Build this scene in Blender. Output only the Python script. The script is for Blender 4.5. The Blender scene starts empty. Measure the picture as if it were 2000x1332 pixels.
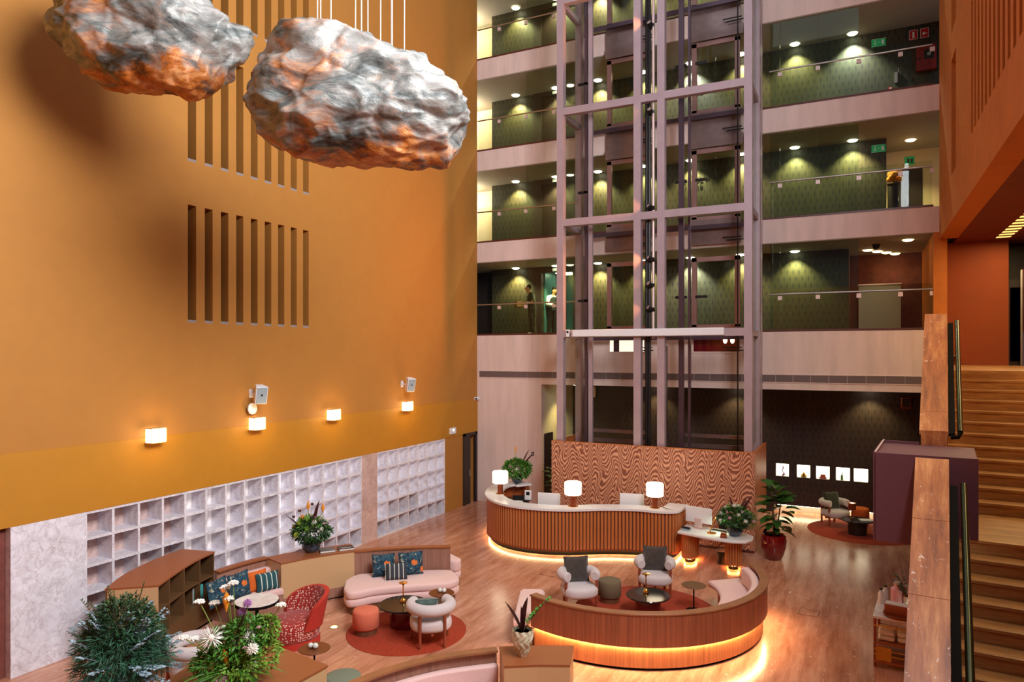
import bpy, math, random
from mathutils import Vector, Matrix, noise
sc = bpy.context.scene
COL = sc.collection
PI = math.pi
rnd = random.Random(11)

# ------------------------------------------------------------------ camera
cam = bpy.data.cameras.new('camera'); camo = bpy.data.objects.new('camera', cam); COL.objects.link(camo)
cam.sensor_width = 36.0; cam.lens = 1368.0 / 2000.0 * 36.0
cam.shift_y = (690.0 - 666.0) / 2000.0
cam.clip_end = 200
camo.location = (0, 0, 5.0)
camo.rotation_euler = (PI / 2, 0, math.atan(0.5))
sc.camera = camo

# ------------------------------------------------------------------ world, daylight, exposure
def srgb(c):
    return tuple(((v / 255.0) / 12.92 if v / 255.0 <= 0.04045 else ((v / 255.0 + 0.055) / 1.055) ** 2.4) for v in c[:3]) + (1.0,)
w = bpy.data.worlds.new('world'); sc.world = w; w.use_nodes = True
bg = w.node_tree.nodes['Background']
bg.inputs['Color'].default_value = (0.80, 0.88, 1.0, 1); bg.inputs['Strength'].default_value = 0.2
def area(name, loc, target, sx, sy, power, col):
    l = bpy.data.lights.new(name, 'AREA'); l.shape = 'RECTANGLE'; l.size = sx; l.size_y = sy; l.energy = power; l.color = col
    o = bpy.data.objects.new(name, l); COL.objects.link(o); o.location = loc
    d = Vector(target) - Vector(loc); o.rotation_euler = d.to_track_quat('-Z', 'Y').to_euler(); return o
# unseen daylight source high on the right, sized and placed to cast the rock shadows
area('upper_right_daylight', (1.7, 5.6, 11.3), (-11.7, 5.6, 11.3), 6.4, 4.2, 3200, (0.95, 0.97, 1.0))
# glazed roof over the atrium
area('rooflight_daylight', (-5.0, 11.0, 20.5), (-5.0, 11.0, 0), 10, 14, 480, (0.84, 0.91, 1.0))
sc.cycles.caustics_reflective = False; sc.cycles.caustics_refractive = False; sc.cycles.max_bounces = 8
vs = sc.view_settings
vs.view_transform = 'Standard'; vs.look = 'None'; vs.gamma = 1.0; vs.use_curve_mapping = False; vs.exposure = 0.0

# ------------------------------------------------------------------ materials
MATS = {}
def newmat(name):
    m = bpy.data.materials.new(name); m.use_nodes = True; MATS[name] = m
    nt = m.node_tree; return m, nt, nt.nodes['Principled BSDF']
def N(nt, t, **k):
    n = nt.nodes.new(t)
    for a, b in k.items():
        if a.startswith('i_'):
            n.inputs[int(a[2:]) if a[2:].isdigit() else a[2:].replace('_', ' ')].default_value = b
        else: setattr(n, a, b)
    return n
def math_n(nt, op, a, b=None, c=None):
    n = nt.nodes.new('ShaderNodeMath'); n.operation = op
    for i, v in enumerate((a, b, c)):
        if v is None: continue
        if isinstance(v, (int, float)): n.inputs[i].default_value = v
        else: nt.links.new(v, n.inputs[i])
    return n.outputs[0]
def coords(nt, scale=(1, 1, 1), rot=(0, 0, 0), kind='Object'):
    tc = N(nt, 'ShaderNodeTexCoord'); mp = N(nt, 'ShaderNodeMapping')
    mp.inputs['Scale'].default_value = scale; mp.inputs['Rotation'].default_value = rot
    nt.links.new(tc.outputs[kind], mp.inputs[0]); return mp.outputs[0]
def noise_n(nt, vec, scale, detail=4, rough=0.5, dist=0.0):
    n = N(nt, 'ShaderNodeTexNoise'); n.inputs['Scale'].default_value = scale; n.inputs['Detail'].default_value = detail
    n.inputs['Roughness'].default_value = rough; n.inputs['Distortion'].default_value = dist
    nt.links.new(vec, n.inputs['Vector']); return n.outputs[0]
def ramp(nt, fac, stops):
    r = N(nt, 'ShaderNodeValToRGB'); e = r.color_ramp.elements
    while len(e) < len(stops): e.new(0.5)
    for i, (p, c) in enumerate(stops): e[i].position = p; e[i].color = srgb(c)
    nt.links.new(fac, r.inputs[0]); return r.outputs[0]
def mixc(nt, fac, a, b):
    n = N(nt, 'ShaderNodeMix', data_type='RGBA')
    for sock, v in ((n.inputs[0], fac), (n.inputs[6], a), (n.inputs[7], b)):
        if isinstance(v, (int, float)): sock.default_value = v
        elif isinstance(v, tuple): sock.default_value = srgb(v)
        else: nt.links.new(v, sock)
    return n.outputs[2]
def bump(nt, p, h, strength=0.2, dist=0.02):
    b = N(nt, 'ShaderNodeBump'); b.inputs['Strength'].default_value = strength; b.inputs['Distance'].default_value = dist
    nt.links.new(h, b.inputs['Height']); nt.links.new(b.outputs[0], p.inputs['Normal'])
def mat(name, col, rough=0.6, metal=0.0, var=0.0, scale=8.0, stretch=(1, 1, 1), bmp=0.0, emit=0.0, ecol=None, col2=None, spec=None, coat=0.0, sheen=0.0):
    m, nt, p = newmat(name)
    p.inputs['Base Color'].default_value = srgb(col); p.inputs['Roughness'].default_value = rough; p.inputs['Metallic'].default_value = metal
    if spec is not None: p.inputs['Specular IOR Level'].default_value = spec
    if coat: p.inputs['Coat Weight'].default_value = coat; p.inputs['Coat Roughness'].default_value = 0.1
    if sheen: p.inputs['Sheen Weight'].default_value = sheen; p.inputs['Sheen Roughness'].default_value = 0.5
    if var or bmp or col2:
        v = coords(nt, stretch); f = noise_n(nt, v, scale, 5, 0.6)
        if var or col2:
            c2 = col2 or tuple(max(0, min(255, x * (1 - var))) for x in col); c1 = col if col2 else tuple(min(255, x * (1 + var * 0.6)) for x in col)
            nt.links.new(ramp(nt, f, [(0.3, c2), (0.7, c1)]), p.inputs['Base Color'])
        if bmp: bump(nt, p, f, bmp)
    if emit:
        p.inputs['Emission Color'].default_value = srgb(ecol or col); p.inputs['Emission Strength'].default_value = emit
    return m

def travertine(name, c_dark, c_mid, c_light, rotz=0.0, across=5.0, along=0.35, rough=0.22, fleck=0.0, axis='xy', bm=0.0):
    m, nt, p = newmat(name)
    v = coords(nt, (across, along, 1.0) if axis == 'xy' else (along, across, across), (0, 0, rotz))
    a = noise_n(nt, v, 1.4, 8, 0.62, 0.15); b = noise_n(nt, v, 6.0, 6, 0.7, 0.1)
    big = noise_n(nt, coords(nt, (1.0, 0.45, 1), (0, 0, rotz)), 1.1, 4, 0.6)
    f = math_n(nt, 'ADD', math_n(nt, 'MULTIPLY', a, 0.52), math_n(nt, 'MULTIPLY', b, 0.2))
    f = math_n(nt, 'ADD', f, math_n(nt, 'MULTIPLY', big, 0.28))
    c = ramp(nt, f, [(0.36, c_dark), (0.5, c_mid), (0.64, c_light)])
    if fleck:
        n2 = noise_n(nt, coords(nt, (1.0, 0.6, 1), (0, 0, rotz)), 13.0, 6, 0.75, 0.6)
        k = math_n(nt, 'GREATER_THAN', n2, 0.64)
        c = mixc(nt, math_n(nt, 'MULTIPLY', k, fleck), c, (238, 222, 206))
    nt.links.new(c, p.inputs['Base Color']); p.inputs['Roughness'].default_value = rough
    nt.links.new(math_n(nt, 'ADD', math_n(nt, 'MULTIPLY', b, 0.18), rough - 0.08), p.inputs['Roughness'])
    if bm: bump(nt, p, b, bm)
    return m
def wood(name, dark, light, axis='z', rough=0.42, scale=1.0):
    m, nt, p = newmat(name)
    s = {'z': (30, 30, 0.7), 'x': (0.7, 30, 30), 'y': (30, 0.7, 30)}[axis]
    a = noise_n(nt, coords(nt, tuple(q * scale for q in s)), 1.0, 6, 0.6, 0.1)
    b = noise_n(nt, coords(nt, (1.3, 1.3, 0.4)), 1.0, 2, 0.5)
    f = math_n(nt, 'ADD', math_n(nt, 'MULTIPLY', a, 0.7), math_n(nt, 'MULTIPLY', b, 0.3))
    nt.links.new(ramp(nt, f, [(0.3, dark), (0.68, light)]), p.inputs['Base Color'])
    p.inputs['Roughness'].default_value = rough; bump(nt, p, a, 0.08); return m
def marble(name, base, vein, emit=0.0, rough=0.3):
    m, nt, p = newmat(name); v = coords(nt)
    def lines(sc, w_, dist):
        n = noise_n(nt, v, sc, 5, 0.62, dist); return math_n(nt, 'SUBTRACT', 1.0, math_n(nt, 'MINIMUM', math_n(nt, 'MULTIPLY', math_n(nt, 'ABSOLUTE', math_n(nt, 'SUBTRACT', n, 0.5)), w_), 1.0))
    f = math_n(nt, 'ADD', math_n(nt, 'MULTIPLY', lines(2.6, 26.0, 0.9), 0.55), math_n(nt, 'MULTIPLY', lines(7.0, 18.0, 0.6), 0.32))
    f = math_n(nt, 'MULTIPLY', f, noise_n(nt, v, 1.9, 3, 0.5))
    c0 = ramp(nt, noise_n(nt, v, 2.3, 6, 0.7), [(0.32, tuple(q * 0.88 for q in base)), (0.6, base)])
    c = mixc(nt, math_n(nt, 'MINIMUM', math_n(nt, 'MULTIPLY', f, 1.3), 1.0), c0, vein)
    nt.links.new(c, p.inputs['Base Color']); p.inputs['Roughness'].default_value = rough
    if emit:
        nt.links.new(c, p.inputs['Emission Color']); p.inputs['Emission Strength'].default_value = emit
    return m
def N_color(nt, vec):
    n = N(nt, 'ShaderNodeTexNoise'); n.inputs['Scale'].default_value = 1.6; n.inputs['Detail'].default_value = 5
    nt.links.new(vec, n.inputs['Vector']); return n.outputs[1]
def sep(nt, v):
    s = N(nt, 'ShaderNodeSeparateXYZ'); nt.links.new(v, s.inputs[0]); return s.outputs
def wavywood(name):
    m, nt, p = newmat(name)
    v = coords(nt); x, y, z = sep(nt, v)
    n1 = noise_n(nt, coords(nt, (1, 1, 0.55)), 2.2, 3, 0.5); n2 = noise_n(nt, coords(nt, (1, 1, 0.8)), 7.0, 3, 0.5)
    ch = math_n(nt, 'COSINE', math_n(nt, 'MULTIPLY', math_n(nt, 'ADD', x, math_n(nt, 'MULTIPLY', n1, 0.5)), 2 * PI / 0.58))
    h = math_n(nt, 'ADD', math_n(nt, 'MULTIPLY', z, 15.0), math_n(nt, 'MULTIPLY', ch, -3.8))
    h = math_n(nt, 'ADD', h, math_n(nt, 'MULTIPLY', n1, 7.0)); h = math_n(nt, 'ADD', h, math_n(nt, 'MULTIPLY', n2, 1.8))
    s = math_n(nt, 'SINE', math_n(nt, 'MULTIPLY', h, 2 * PI * 0.5))
    s = math_n(nt, 'ADD', math_n(nt, 'MULTIPLY', s, 0.5), 0.5)
    nt.links.new(ramp(nt, s, [(0.12, (132, 74, 54)), (0.5, (178, 108, 80)), (0.92, (220, 160, 126))]), p.inputs['Base Color'])
    p.inputs['Roughness'].default_value = 0.5; bump(nt, p, s, 0.25); return m
def dashwall(name, base, dash):
    m, nt, p = newmat(name)
    x, y, z = sep(nt, coords(nt))
    row = math_n(nt, 'FLOOR', math_n(nt, 'DIVIDE', z, 0.21)); odd = math_n(nt, 'MULTIPLY', math_n(nt, 'MODULO', row, 2.0), 0.5)
    fx = math_n(nt, 'FRACT', math_n(nt, 'ADD', math_n(nt, 'DIVIDE', x, 0.17), odd)); fz = math_n(nt, 'FRACT', math_n(nt, 'DIVIDE', z, 0.21))
    ex = math_n(nt, 'MULTIPLY', math_n(nt, 'ABSOLUTE', math_n(nt, 'SUBTRACT', fx, 0.5)), 9.0); ez = math_n(nt, 'MULTIPLY', math_n(nt, 'ABSOLUTE', math_n(nt, 'SUBTRACT', fz, 0.5)), 3.2)
    d = math_n(nt, 'ADD', math_n(nt, 'MULTIPLY', ex, ex), math_n(nt, 'MULTIPLY', ez, ez))
    k = math_n(nt, 'LESS_THAN', d, 1.0)
    streak = noise_n(nt, coords(nt, (14, 1, 0.4)), 1.0, 4, 0.6)
    c0 = ramp(nt, streak, [(0.3, tuple(q * 0.75 for q in base)), (0.7, base)])
    nt.links.new(mixc(nt, k, c0, dash), p.inputs['Base Color']); p.inputs['Roughness'].default_value = 0.55; return m
def glassmat(name, tint=(225, 235, 230), refl=0.9, rough=0.0, fac_min=0.06):
    m = bpy.data.materials.new(name); m.use_nodes = True; MATS[name] = m; nt = m.node_tree; nt.nodes.clear()
    out = N(nt, 'ShaderNodeOutputMaterial'); tr = N(nt, 'ShaderNodeBsdfTransparent'); gl = N(nt, 'ShaderNodeBsdfGlossy'); mx = N(nt, 'ShaderNodeMixShader')
    tr.inputs[0].default_value = srgb(tint); gl.inputs['Roughness'].default_value = rough; gl.inputs['Color'].default_value = (1, 1, 1, 1)
    fr = N(nt, 'ShaderNodeFresnel'); fr.inputs[0].default_value = 1.5
    f = math_n(nt, 'MAXIMUM', math_n(nt, 'MULTIPLY', fr.outputs[0], refl), fac_min)
    nt.links.new(f, mx.inputs[0]); nt.links.new(tr.outputs[0], mx.inputs[1]); nt.links.new(gl.outputs[0], mx.inputs[2]); nt.links.new(mx.outputs[0], out.inputs[0]); return m
def emis(name, col, strength):
    m = mat(name, col, 0.5, emit=strength, ecol=col); return m

mat('plaster', (177, 118, 47), 0.75, var=0.02, scale=3.0, bmp=0.03)
mat('plaster_band', (186, 124, 26), 0.6, var=0.02, scale=3.0, bmp=0.02)
mat('plaster_right', (200, 112, 34), 0.75, var=0.05, scale=3.0)
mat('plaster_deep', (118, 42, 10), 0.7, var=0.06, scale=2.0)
mat('plaster_landing', (150, 64, 12), 0.7, var=0.04, scale=2.0)
mat('brown_red', (120, 62, 52), 0.7, var=0.12, scale=6.0)
mat('slab', (228, 204, 196), 0.8, var=0.05, scale=1.6, stretch=(2.5, 1, 0.35), bmp=0.03)
mat('ceiling_white', (168, 162, 150), 0.8)
mat('cream_wall', (226, 208, 170), 0.8)
mat('granite_red', (92, 44, 38), 0.35, var=0.3, scale=40)
mat('steel_mauve', (176, 156, 164), 0.42, 0.25, var=0.04, scale=3)
mat('rail_dark', (92, 74, 84), 0.35, 0.6)
mat('rail_black', (18, 14, 14), 0.4, 0.2)
mat('apron', (152, 128, 124), 0.33, 0.7, var=0.08, scale=4)
mat('door_frame', (170, 130, 124), 0.35, 0.6)
mat('metal', (190, 184, 178), 0.3, 0.9)
mat('clamp_metal', (226, 200, 196), 0.4, 0.3)
mat('white_plastic', (228, 226, 230), 0.4)
mat('grey_grille', (150, 165, 175), 0.6)
mat('rear_blue_grey', (66, 68, 90), 0.3)  # opaque blue-grey of the upper rear wall, chosen for its reflection
mat('added_carpet', (46, 36, 28), 0.95, var=0.2, scale=30)
mat('black', (14, 13, 13), 0.45)
mat('dark_door', (44, 30, 26), 0.5)
mat('purple', (104, 62, 72), 0.55, var=0.05, scale=2)
mat('bronze_rail', (64, 66, 46), 0.25, 0.85)
mat('bronze_dark', (16, 12, 9), 0.8, 0.0, spec=0.1)
mat('vent_dark', (110, 92, 90), 0.6, bmp=0.1, scale=60)
mat('brass', (226, 178, 84), 0.2, 1.0)
mat('bronze_paint', (204, 168, 124), 0.45, 0.15)
mat('bronze_top', (152, 88, 50), 0.45, 0.1)
mat('bronze_in', (112, 80, 50), 0.45, 0.25)
mat('white_stone', (226, 224, 226), 0.22, var=0.02, scale=4)
mat('cream_fabric', (206, 194, 194), 0.95, var=0.08, scale=120, bmp=0.15, sheen=0.3)
mat('pink_fabric', (228, 190, 184), 0.95, var=0.05, scale=90, bmp=0.1, sheen=0.3)
mat('coral_fabric', (214, 112, 84), 0.95, var=0.1, scale=140, bmp=0.15)
mat('taupe_fabric', (112, 96, 72), 0.95, var=0.12, scale=140, bmp=0.15)
mat('sage_fabric', (118, 124, 104), 0.95, var=0.1, scale=100)
mat('velvet_dark', (58, 48, 42), 0.9, var=0.25, scale=9, bmp=0.3, sheen=0.6)
mat('velvet_green', (44, 46, 26), 0.9, var=0.25, scale=9, sheen=0.5)
mat('velvet_teal', (84, 104, 98), 0.9, var=0.2, scale=9, sheen=0.6)
mat('orange_fabric', (206, 96, 30), 0.9)
mat('rug', (158, 52, 22), 0.98, var=0.14, scale=26, bmp=0.25)
mat('chair_wood', (142, 68, 44), 0.4, var=0.15, scale=6, stretch=(6, 6, 0.6))
mat('dark_red_gloss', (96, 14, 24), 0.15, coat=0.6)
mat('pot_red', (112, 12, 18), 0.12, coat=1.0)
mat('smoke_top', (40, 36, 34), 0.12, 0.0, spec=0.35)
mat('side_top', (120, 66, 34), 0.35, 0.4)
mat('soil', (44, 30, 22), 0.95)
mat('leaf_fig', (44, 92, 30), 0.35, var=0.25, scale=5)
mat('leaf_green', (70, 128, 34), 0.55, var=0.3, scale=12)
mat('leaf_lime', (118, 158, 46), 0.6, var=0.25, scale=12)
mat('leaf_dark', (40, 78, 40), 0.55, var=0.35, scale=10)
mat('leaf_euca', (44, 92, 66), 0.6, var=0.35, scale=8)
mat('leaf_silver', (150, 172, 184), 0.6, var=0.2, scale=10)
mat('leaf_maroon', (66, 26, 28), 0.45, var=0.2, scale=6)
mat('stem', (128, 150, 62), 0.6)
mat('bark', (92, 70, 50), 0.9, var=0.2, scale=12)
mat('petal_white', (240, 238, 228), 0.7, var=0.08, scale=30)
mat('petal_pink', (226, 176, 190), 0.7, var=0.12, scale=30)
mat('petal_mauve', (186, 126, 184), 0.7, var=0.2, scale=40)
mat('petal_yellow', (206, 214, 70), 0.7, var=0.1, scale=40)
mat('petal_orange', (240, 150, 40), 0.6, var=0.15, scale=14)
mat('vase_blue', (54, 66, 78), 0.2, var=0.2, scale=6, coat=0.5)
mat('vase_cream', (206, 200, 172), 0.25, var=0.15, scale=10, coat=0.4)
mat('planter_grey', (150, 138, 136), 0.7, var=0.08, scale=10)
mat('teal_book', (70, 168, 168), 0.6, var=0.2, scale=14)
mat('book_dark', (44, 34, 32), 0.4)
mat('book_grey', (92, 90, 88), 0.4, var=0.4, scale=9)
mat('paper', (236, 232, 224), 0.8)
mat('skin_tone', (206, 148, 92), 0.6)
mat('shirt_dark', (40, 46, 26), 0.85)
mat('camo', (92, 96, 66), 0.85, col2=(48, 44, 30), scale=9)
mat('shirt_white', (220, 230, 230), 0.85)
mat('vest_dark', (24, 34, 36), 0.8)
mat('hair', (26, 20, 16), 0.8)
mat('cardboard', (196, 150, 70), 0.85)
mat('sign_green', (16, 140, 78), 0.5, emit=0.25, ecol=(16, 140, 78))
mat('sign_red', (190, 24, 26), 0.5)
mat('fire_red', (150, 14, 10), 0.4)
mat('sign_white', (232, 240, 232), 0.5)
mat('lift_teal', (86, 150, 150), 0.35, 0.4)
mat('ring_cap', (150, 98, 64), 0.4, var=0.08, scale=6)
mat('bottle_clear', (220, 220, 214), 0.1, coat=0.5)
mat('copper', (150, 74, 44), 0.35, 0.7)
mat('cable', (214, 206, 196), 0.5)
travertine('floor_stone', (158, 98, 72), (190, 130, 102), (216, 164, 136), rotz=0.09, across=4.2, along=0.5, rough=0.2, fleck=0.85)
travertine('step_stone', (128, 84, 50), (176, 124, 72), (218, 170, 106), across=8.0, along=0.7, rough=0.3, axis='x')
travertine('parapet_stone', (120, 66, 40), (176, 106, 62), (222, 156, 98), across=6.0, along=0.6, rough=0.35, fleck=0.8)
wood('wood_panel', (128, 88, 74), (172, 126, 106), 'z')
wood('wood_ring', (116, 62, 42), (168, 98, 66), 'z')
wood('wood_base_lit', (150, 88, 54), (204, 138, 88), 'z')  # lighter copy of wood_ring; the strip's glow is put into its colour
wood('wood_slat', (156, 84, 44), (206, 130, 72), 'z', 0.35)
wood('wood_orange', (176, 92, 34), (206, 118, 52), 'z')
wood('wood_dark', (84, 50, 34), (120, 76, 50), 'z')
wood('tray_wood', (134, 62, 32), (176, 92, 48), 'x')
marble('marble', (238, 234, 242), (168, 148, 152))
marble('marble_pink', (214, 184, 176), (164, 122, 112))
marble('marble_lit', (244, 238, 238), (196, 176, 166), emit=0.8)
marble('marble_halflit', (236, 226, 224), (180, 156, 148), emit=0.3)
marble('marble_table', (240, 234, 230), (196, 152, 124), rough=0.15)
wavywood('wavy_wood')
dashwall('dash_wall', (60, 54, 24), (22, 19, 9))
dashwall('dash_wall_dark', (58, 40, 38), (24, 16, 18))
glassmat('glass', (240, 245, 240), refl=0.16, fac_min=0.004)
glassmat('glass_tall', (232, 240, 232), refl=0.4, fac_min=0.01)
glassmat('glass_dark', (60, 52, 42), refl=0.8, fac_min=0.02)
emis('lamp_shade', (255, 240, 206), 3.2)
emis('led_warm', (255, 214, 150), 36.0)
emis('led_ring', (255, 218, 156), 130.0)
emis('led_cove', (255, 224, 180), 30.0)
emis('led_white', (255, 226, 190), 9.0)
emis('downlight', (255, 250, 214), 12.0)
emis('downlight_warm', (255, 214, 140), 12.0)
emis('niche_glow', (255, 244, 214), 2.6)
emis('sconce_glow', (255, 238, 196), 4.0)
emis('louvre_glow', (255, 206, 110), 1.6)
emis('window_glow', (255, 238, 214), 1.1)
emis('floor_spot', (255, 224, 140), 6.0)

def fabric_dots(name, base, dot, scale):
    m, nt, p = newmat(name)
    vo = N(nt, 'ShaderNodeTexVoronoi', distance='CHEBYCHEV'); vo.inputs['Scale'].default_value = scale; vo.inputs['Randomness'].default_value = 0.45
    nt.links.new(coords(nt, (1, 1, 1)), vo.inputs['Vector'])
    f = noise_n(nt, coords(nt), scale * 0.8, 2, 0.5)
    k = math_n(nt, 'LESS_THAN', math_n(nt, 'ADD', vo.outputs['Distance'], math_n(nt, 'MULTIPLY', f, 0.25)), 0.4)
    nt.links.new(mixc(nt, k, base, dot), p.inputs['Base Color']); p.inputs['Roughness'].default_value = 0.9
    p.inputs['Sheen Weight'].default_value = 0.3; return m
fabric_dots('red_pattern', (150, 26, 20), (226, 190, 170), 26)
mat('red_plain', (182, 48, 34), 0.9, var=0.1, scale=60)
def fabric_floral(name):
    m, nt, p = newmat(name); v = coords(nt)
    vo = N(nt, 'ShaderNodeTexVoronoi'); vo.inputs['Scale'].default_value = 4.4; nt.links.new(v, vo.inputs['Vector'])
    f = noise_n(nt, v, 22, 3, 0.6)
    k = math_n(nt, 'LESS_THAN', math_n(nt, 'ADD', vo.outputs['Distance'], math_n(nt, 'MULTIPLY', f, 0.5)), 0.52)
    leaf = ramp(nt, noise_n(nt, v, 9, 4, 0.6, 1.5), [(0.42, (18, 38, 54)), (0.52, (34, 84, 104)), (0.58, (20, 44, 62)), (0.66, (196, 190, 160))])
    nt.links.new(mixc(nt, k, leaf, (216, 112, 44)), p.inputs['Base Color']); p.inputs['Roughness'].default_value = 0.85; return m
fabric_floral('floral')
def fabric_stripe(name, base, line, pitch):
    m, nt, p = newmat(name); x, y, z = sep(nt, coords(nt))
    k = math_n(nt, 'LESS_THAN', math_n(nt, 'FRACT', math_n(nt, 'ADD', math_n(nt, 'DIVIDE', x, pitch), 0.5)), 0.16)
    nt.links.new(mixc(nt, k, base, line), p.inputs['Base Color']); p.inputs['Roughness'].default_value = 0.9; return m
fabric_stripe('stripe_grey', (52, 56, 62), (216, 214, 204), 0.088)
fabric_stripe('stripe_teal', (34, 78, 86), (216, 222, 206), 0.10)
def rockmat(name):
    m, nt, p = newmat(name); v = coords(nt, (1, 1, 1), (0.2, 0.5, 0.3))
    st = coords(nt, (0.8, 0.8, 2.0), (0.3, 0.6, 0.2))
    a = noise_n(nt, v, 0.9, 4, 0.6, 1.0); b = noise_n(nt, st, 1.5, 7, 0.66, 1.0); f = noise_n(nt, st, 9, 6, 0.7)
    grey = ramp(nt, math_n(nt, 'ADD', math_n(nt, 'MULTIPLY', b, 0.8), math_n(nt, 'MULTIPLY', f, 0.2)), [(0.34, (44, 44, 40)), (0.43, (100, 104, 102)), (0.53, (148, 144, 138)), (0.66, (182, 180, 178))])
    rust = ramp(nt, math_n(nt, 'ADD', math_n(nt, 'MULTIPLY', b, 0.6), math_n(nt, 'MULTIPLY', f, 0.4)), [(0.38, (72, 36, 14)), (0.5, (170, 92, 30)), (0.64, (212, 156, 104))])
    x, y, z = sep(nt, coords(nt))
    # scattered rust patches; the rust added towards the lower rim paints warm bounced light
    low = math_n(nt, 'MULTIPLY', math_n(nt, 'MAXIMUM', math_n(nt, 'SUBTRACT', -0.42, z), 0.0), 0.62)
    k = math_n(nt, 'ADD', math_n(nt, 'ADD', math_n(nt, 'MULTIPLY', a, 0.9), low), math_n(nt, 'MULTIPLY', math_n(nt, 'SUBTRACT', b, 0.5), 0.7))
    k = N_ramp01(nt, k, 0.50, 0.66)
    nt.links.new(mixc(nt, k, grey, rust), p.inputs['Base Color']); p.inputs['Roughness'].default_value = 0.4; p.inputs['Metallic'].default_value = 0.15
    bump(nt, p, math_n(nt, 'ADD', b, math_n(nt, 'MULTIPLY', f, 0.3)), 0.4, 0.08); return m
def N_ramp01(nt, v, lo, hi):
    n = N(nt, 'ShaderNodeMapRange'); n.inputs[1].default_value = lo; n.inputs[2].default_value = hi; nt.links.new(v, n.inputs[0]); return n.outputs[0]
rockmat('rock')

# ------------------------------------------------------------------ mesh helpers
class MB:
    def __init__(s): s.v = []; s.f = []
    def add(s, vs, fs, M=None):
        b = len(s.v)
        s.v += [tuple(M @ Vector(v)) if M else tuple(v) for v in vs]; s.f += [tuple(b + i for i in f) for f in fs]; return s
    def box(s, x0, x1, y0, y1, z0, z1, M=None):
        return s.add([(x0, y0, z0), (x1, y0, z0), (x1, y1, z0), (x0, y1, z0), (x0, y0, z1), (x1, y0, z1), (x1, y1, z1), (x0, y1, z1)],
                     [(0, 3, 2, 1), (4, 5, 6, 7), (0, 1, 5, 4), (1, 2, 6, 5), (2, 3, 7, 6), (3, 0, 4, 7)], M)
    def prism(s, poly, z0, z1, M=None):
        n = len(poly); z0s = z0 if isinstance(z0, (list, tuple)) else [z0] * n; z1s = z1 if isinstance(z1, (list, tuple)) else [z1] * n
        return s.add([(p[0], p[1], z0s[i]) for i, p in enumerate(poly)] + [(p[0], p[1], z1s[i]) for i, p in enumerate(poly)],
                     [tuple(reversed(range(n))), tuple(range(n, 2 * n))] + [(i, (i + 1) % n, n + (i + 1) % n, n + i) for i in range(n)], M)
    def strip(s, a, b, z0, z1, M=None):          # solid wall between two polylines of equal length
        n = len(a); vs = []
        for i in range(n): vs += [(a[i][0], a[i][1], z0), (b[i][0], b[i][1], z0), (b[i][0], b[i][1], z1), (a[i][0], a[i][1], z1)]
        fs = [(0, 3, 2, 1), (4 * n - 4, 4 * n - 3, 4 * n - 2, 4 * n - 1)]
        for i in range(n - 1):
            p, q = 4 * i, 4 * i + 4
            for k in range(4): fs.append((p + k, p + (k + 1) % 4, q + (k + 1) % 4, q + k))
        return s.add(vs, fs, M)
    def lathe(s, prof, n=28, M=None, a0=0.0, a1=2 * PI, sq=None):
        full = abs(a1 - a0 - 2 * PI) < 1e-6; k = n if full else n + 1; vs = []; m = len(prof)
        for i in range(k):
            t = a0 + (a1 - a0) * i / n
            for r, z in prof: vs.append((r * math.cos(t), r * math.sin(t), z))
        fs = []
        for i in range(n):
            j = (i + 1) % k
            for q in range(m - 1): fs.append((i * m + q, j * m + q, j * m + q + 1, i * m + q + 1))
        if full:
            if prof[0][0] > 1e-6: fs.append(tuple(reversed([i * m for i in range(k)])))
            if prof[-1][0] > 1e-6: fs.append(tuple(i * m + m - 1 for i in range(k)))
        return s.add(vs, fs, M)
    def tube(s, pts, r, n=8, M=None, caps=True, flat=1.0):
        pts = [Vector(p) for p in pts]; m = len(pts); vs = []; up = Vector((0, 0, 1)); prev = None
        rr = r if isinstance(r, (list, tuple)) else [r] * m
        for i, p in enumerate(pts):
            t = (pts[min(i + 1, m - 1)] - pts[max(i - 1, 0)]).normalized()
            if prev is None:
                a = t.cross(up)
                if a.length < 1e-3: a = t.cross(Vector((1, 0, 0)))
                a.normalize()
            else:
                a = (prev - t * prev.dot(t)); a = a.normalized() if a.length > 1e-6 else prev
            prev = a; b = t.cross(a)
            for k in range(n):
                q = 2 * PI * k / n; vs.append(tuple(p + a * math.cos(q) * rr[i] + b * math.sin(q) * rr[i] * flat))
        fs = [(i * n + k, i * n + (k + 1) % n, (i + 1) * n + (k + 1) % n, (i + 1) * n + k) for i in range(m - 1) for k in range(n)]
        if caps: fs += [tuple(reversed(range(n))), tuple(range((m - 1) * n, m * n))]
        return s.add(vs, fs, M)
    def ball(s, c, r, nu=16, nv=10, M=None, e=1.0):
        r = r if isinstance(r, (list, tuple)) else (r, r, r); vs = []; fs = []
        pw = lambda q: math.copysign(abs(q) ** e, q)
        for j in range(nv + 1):
            ph = -PI / 2 + PI * j / nv
            for i in range(nu):
                th = 2 * PI * i / nu
                vs.append((c[0] + r[0] * pw(math.cos(ph)) * pw(math.cos(th)), c[1] + r[1] * pw(math.cos(ph)) * pw(math.sin(th)), c[2] + r[2] * pw(math.sin(ph))))
        for j in range(nv):
            for i in range(nu): fs.append((j * nu + i, j * nu + (i + 1) % nu, (j + 1) * nu + (i + 1) % nu, (j + 1) * nu + i))
        return s.add(vs, fs, M)
    def mesh(s, name, m, smooth=None):
        me = bpy.data.meshes.new(name); me.from_pydata(s.v, [], s.f); me.validate(clean_customdata=False); me.update()
        me.materials.append(MATS[m] if isinstance(m, str) else m)
        if smooth is not None:
            me.polygons.foreach_set('use_smooth', [True] * len(me.polygons)); me.set_sharp_from_angle(angle=math.radians(smooth))
        return me
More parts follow.
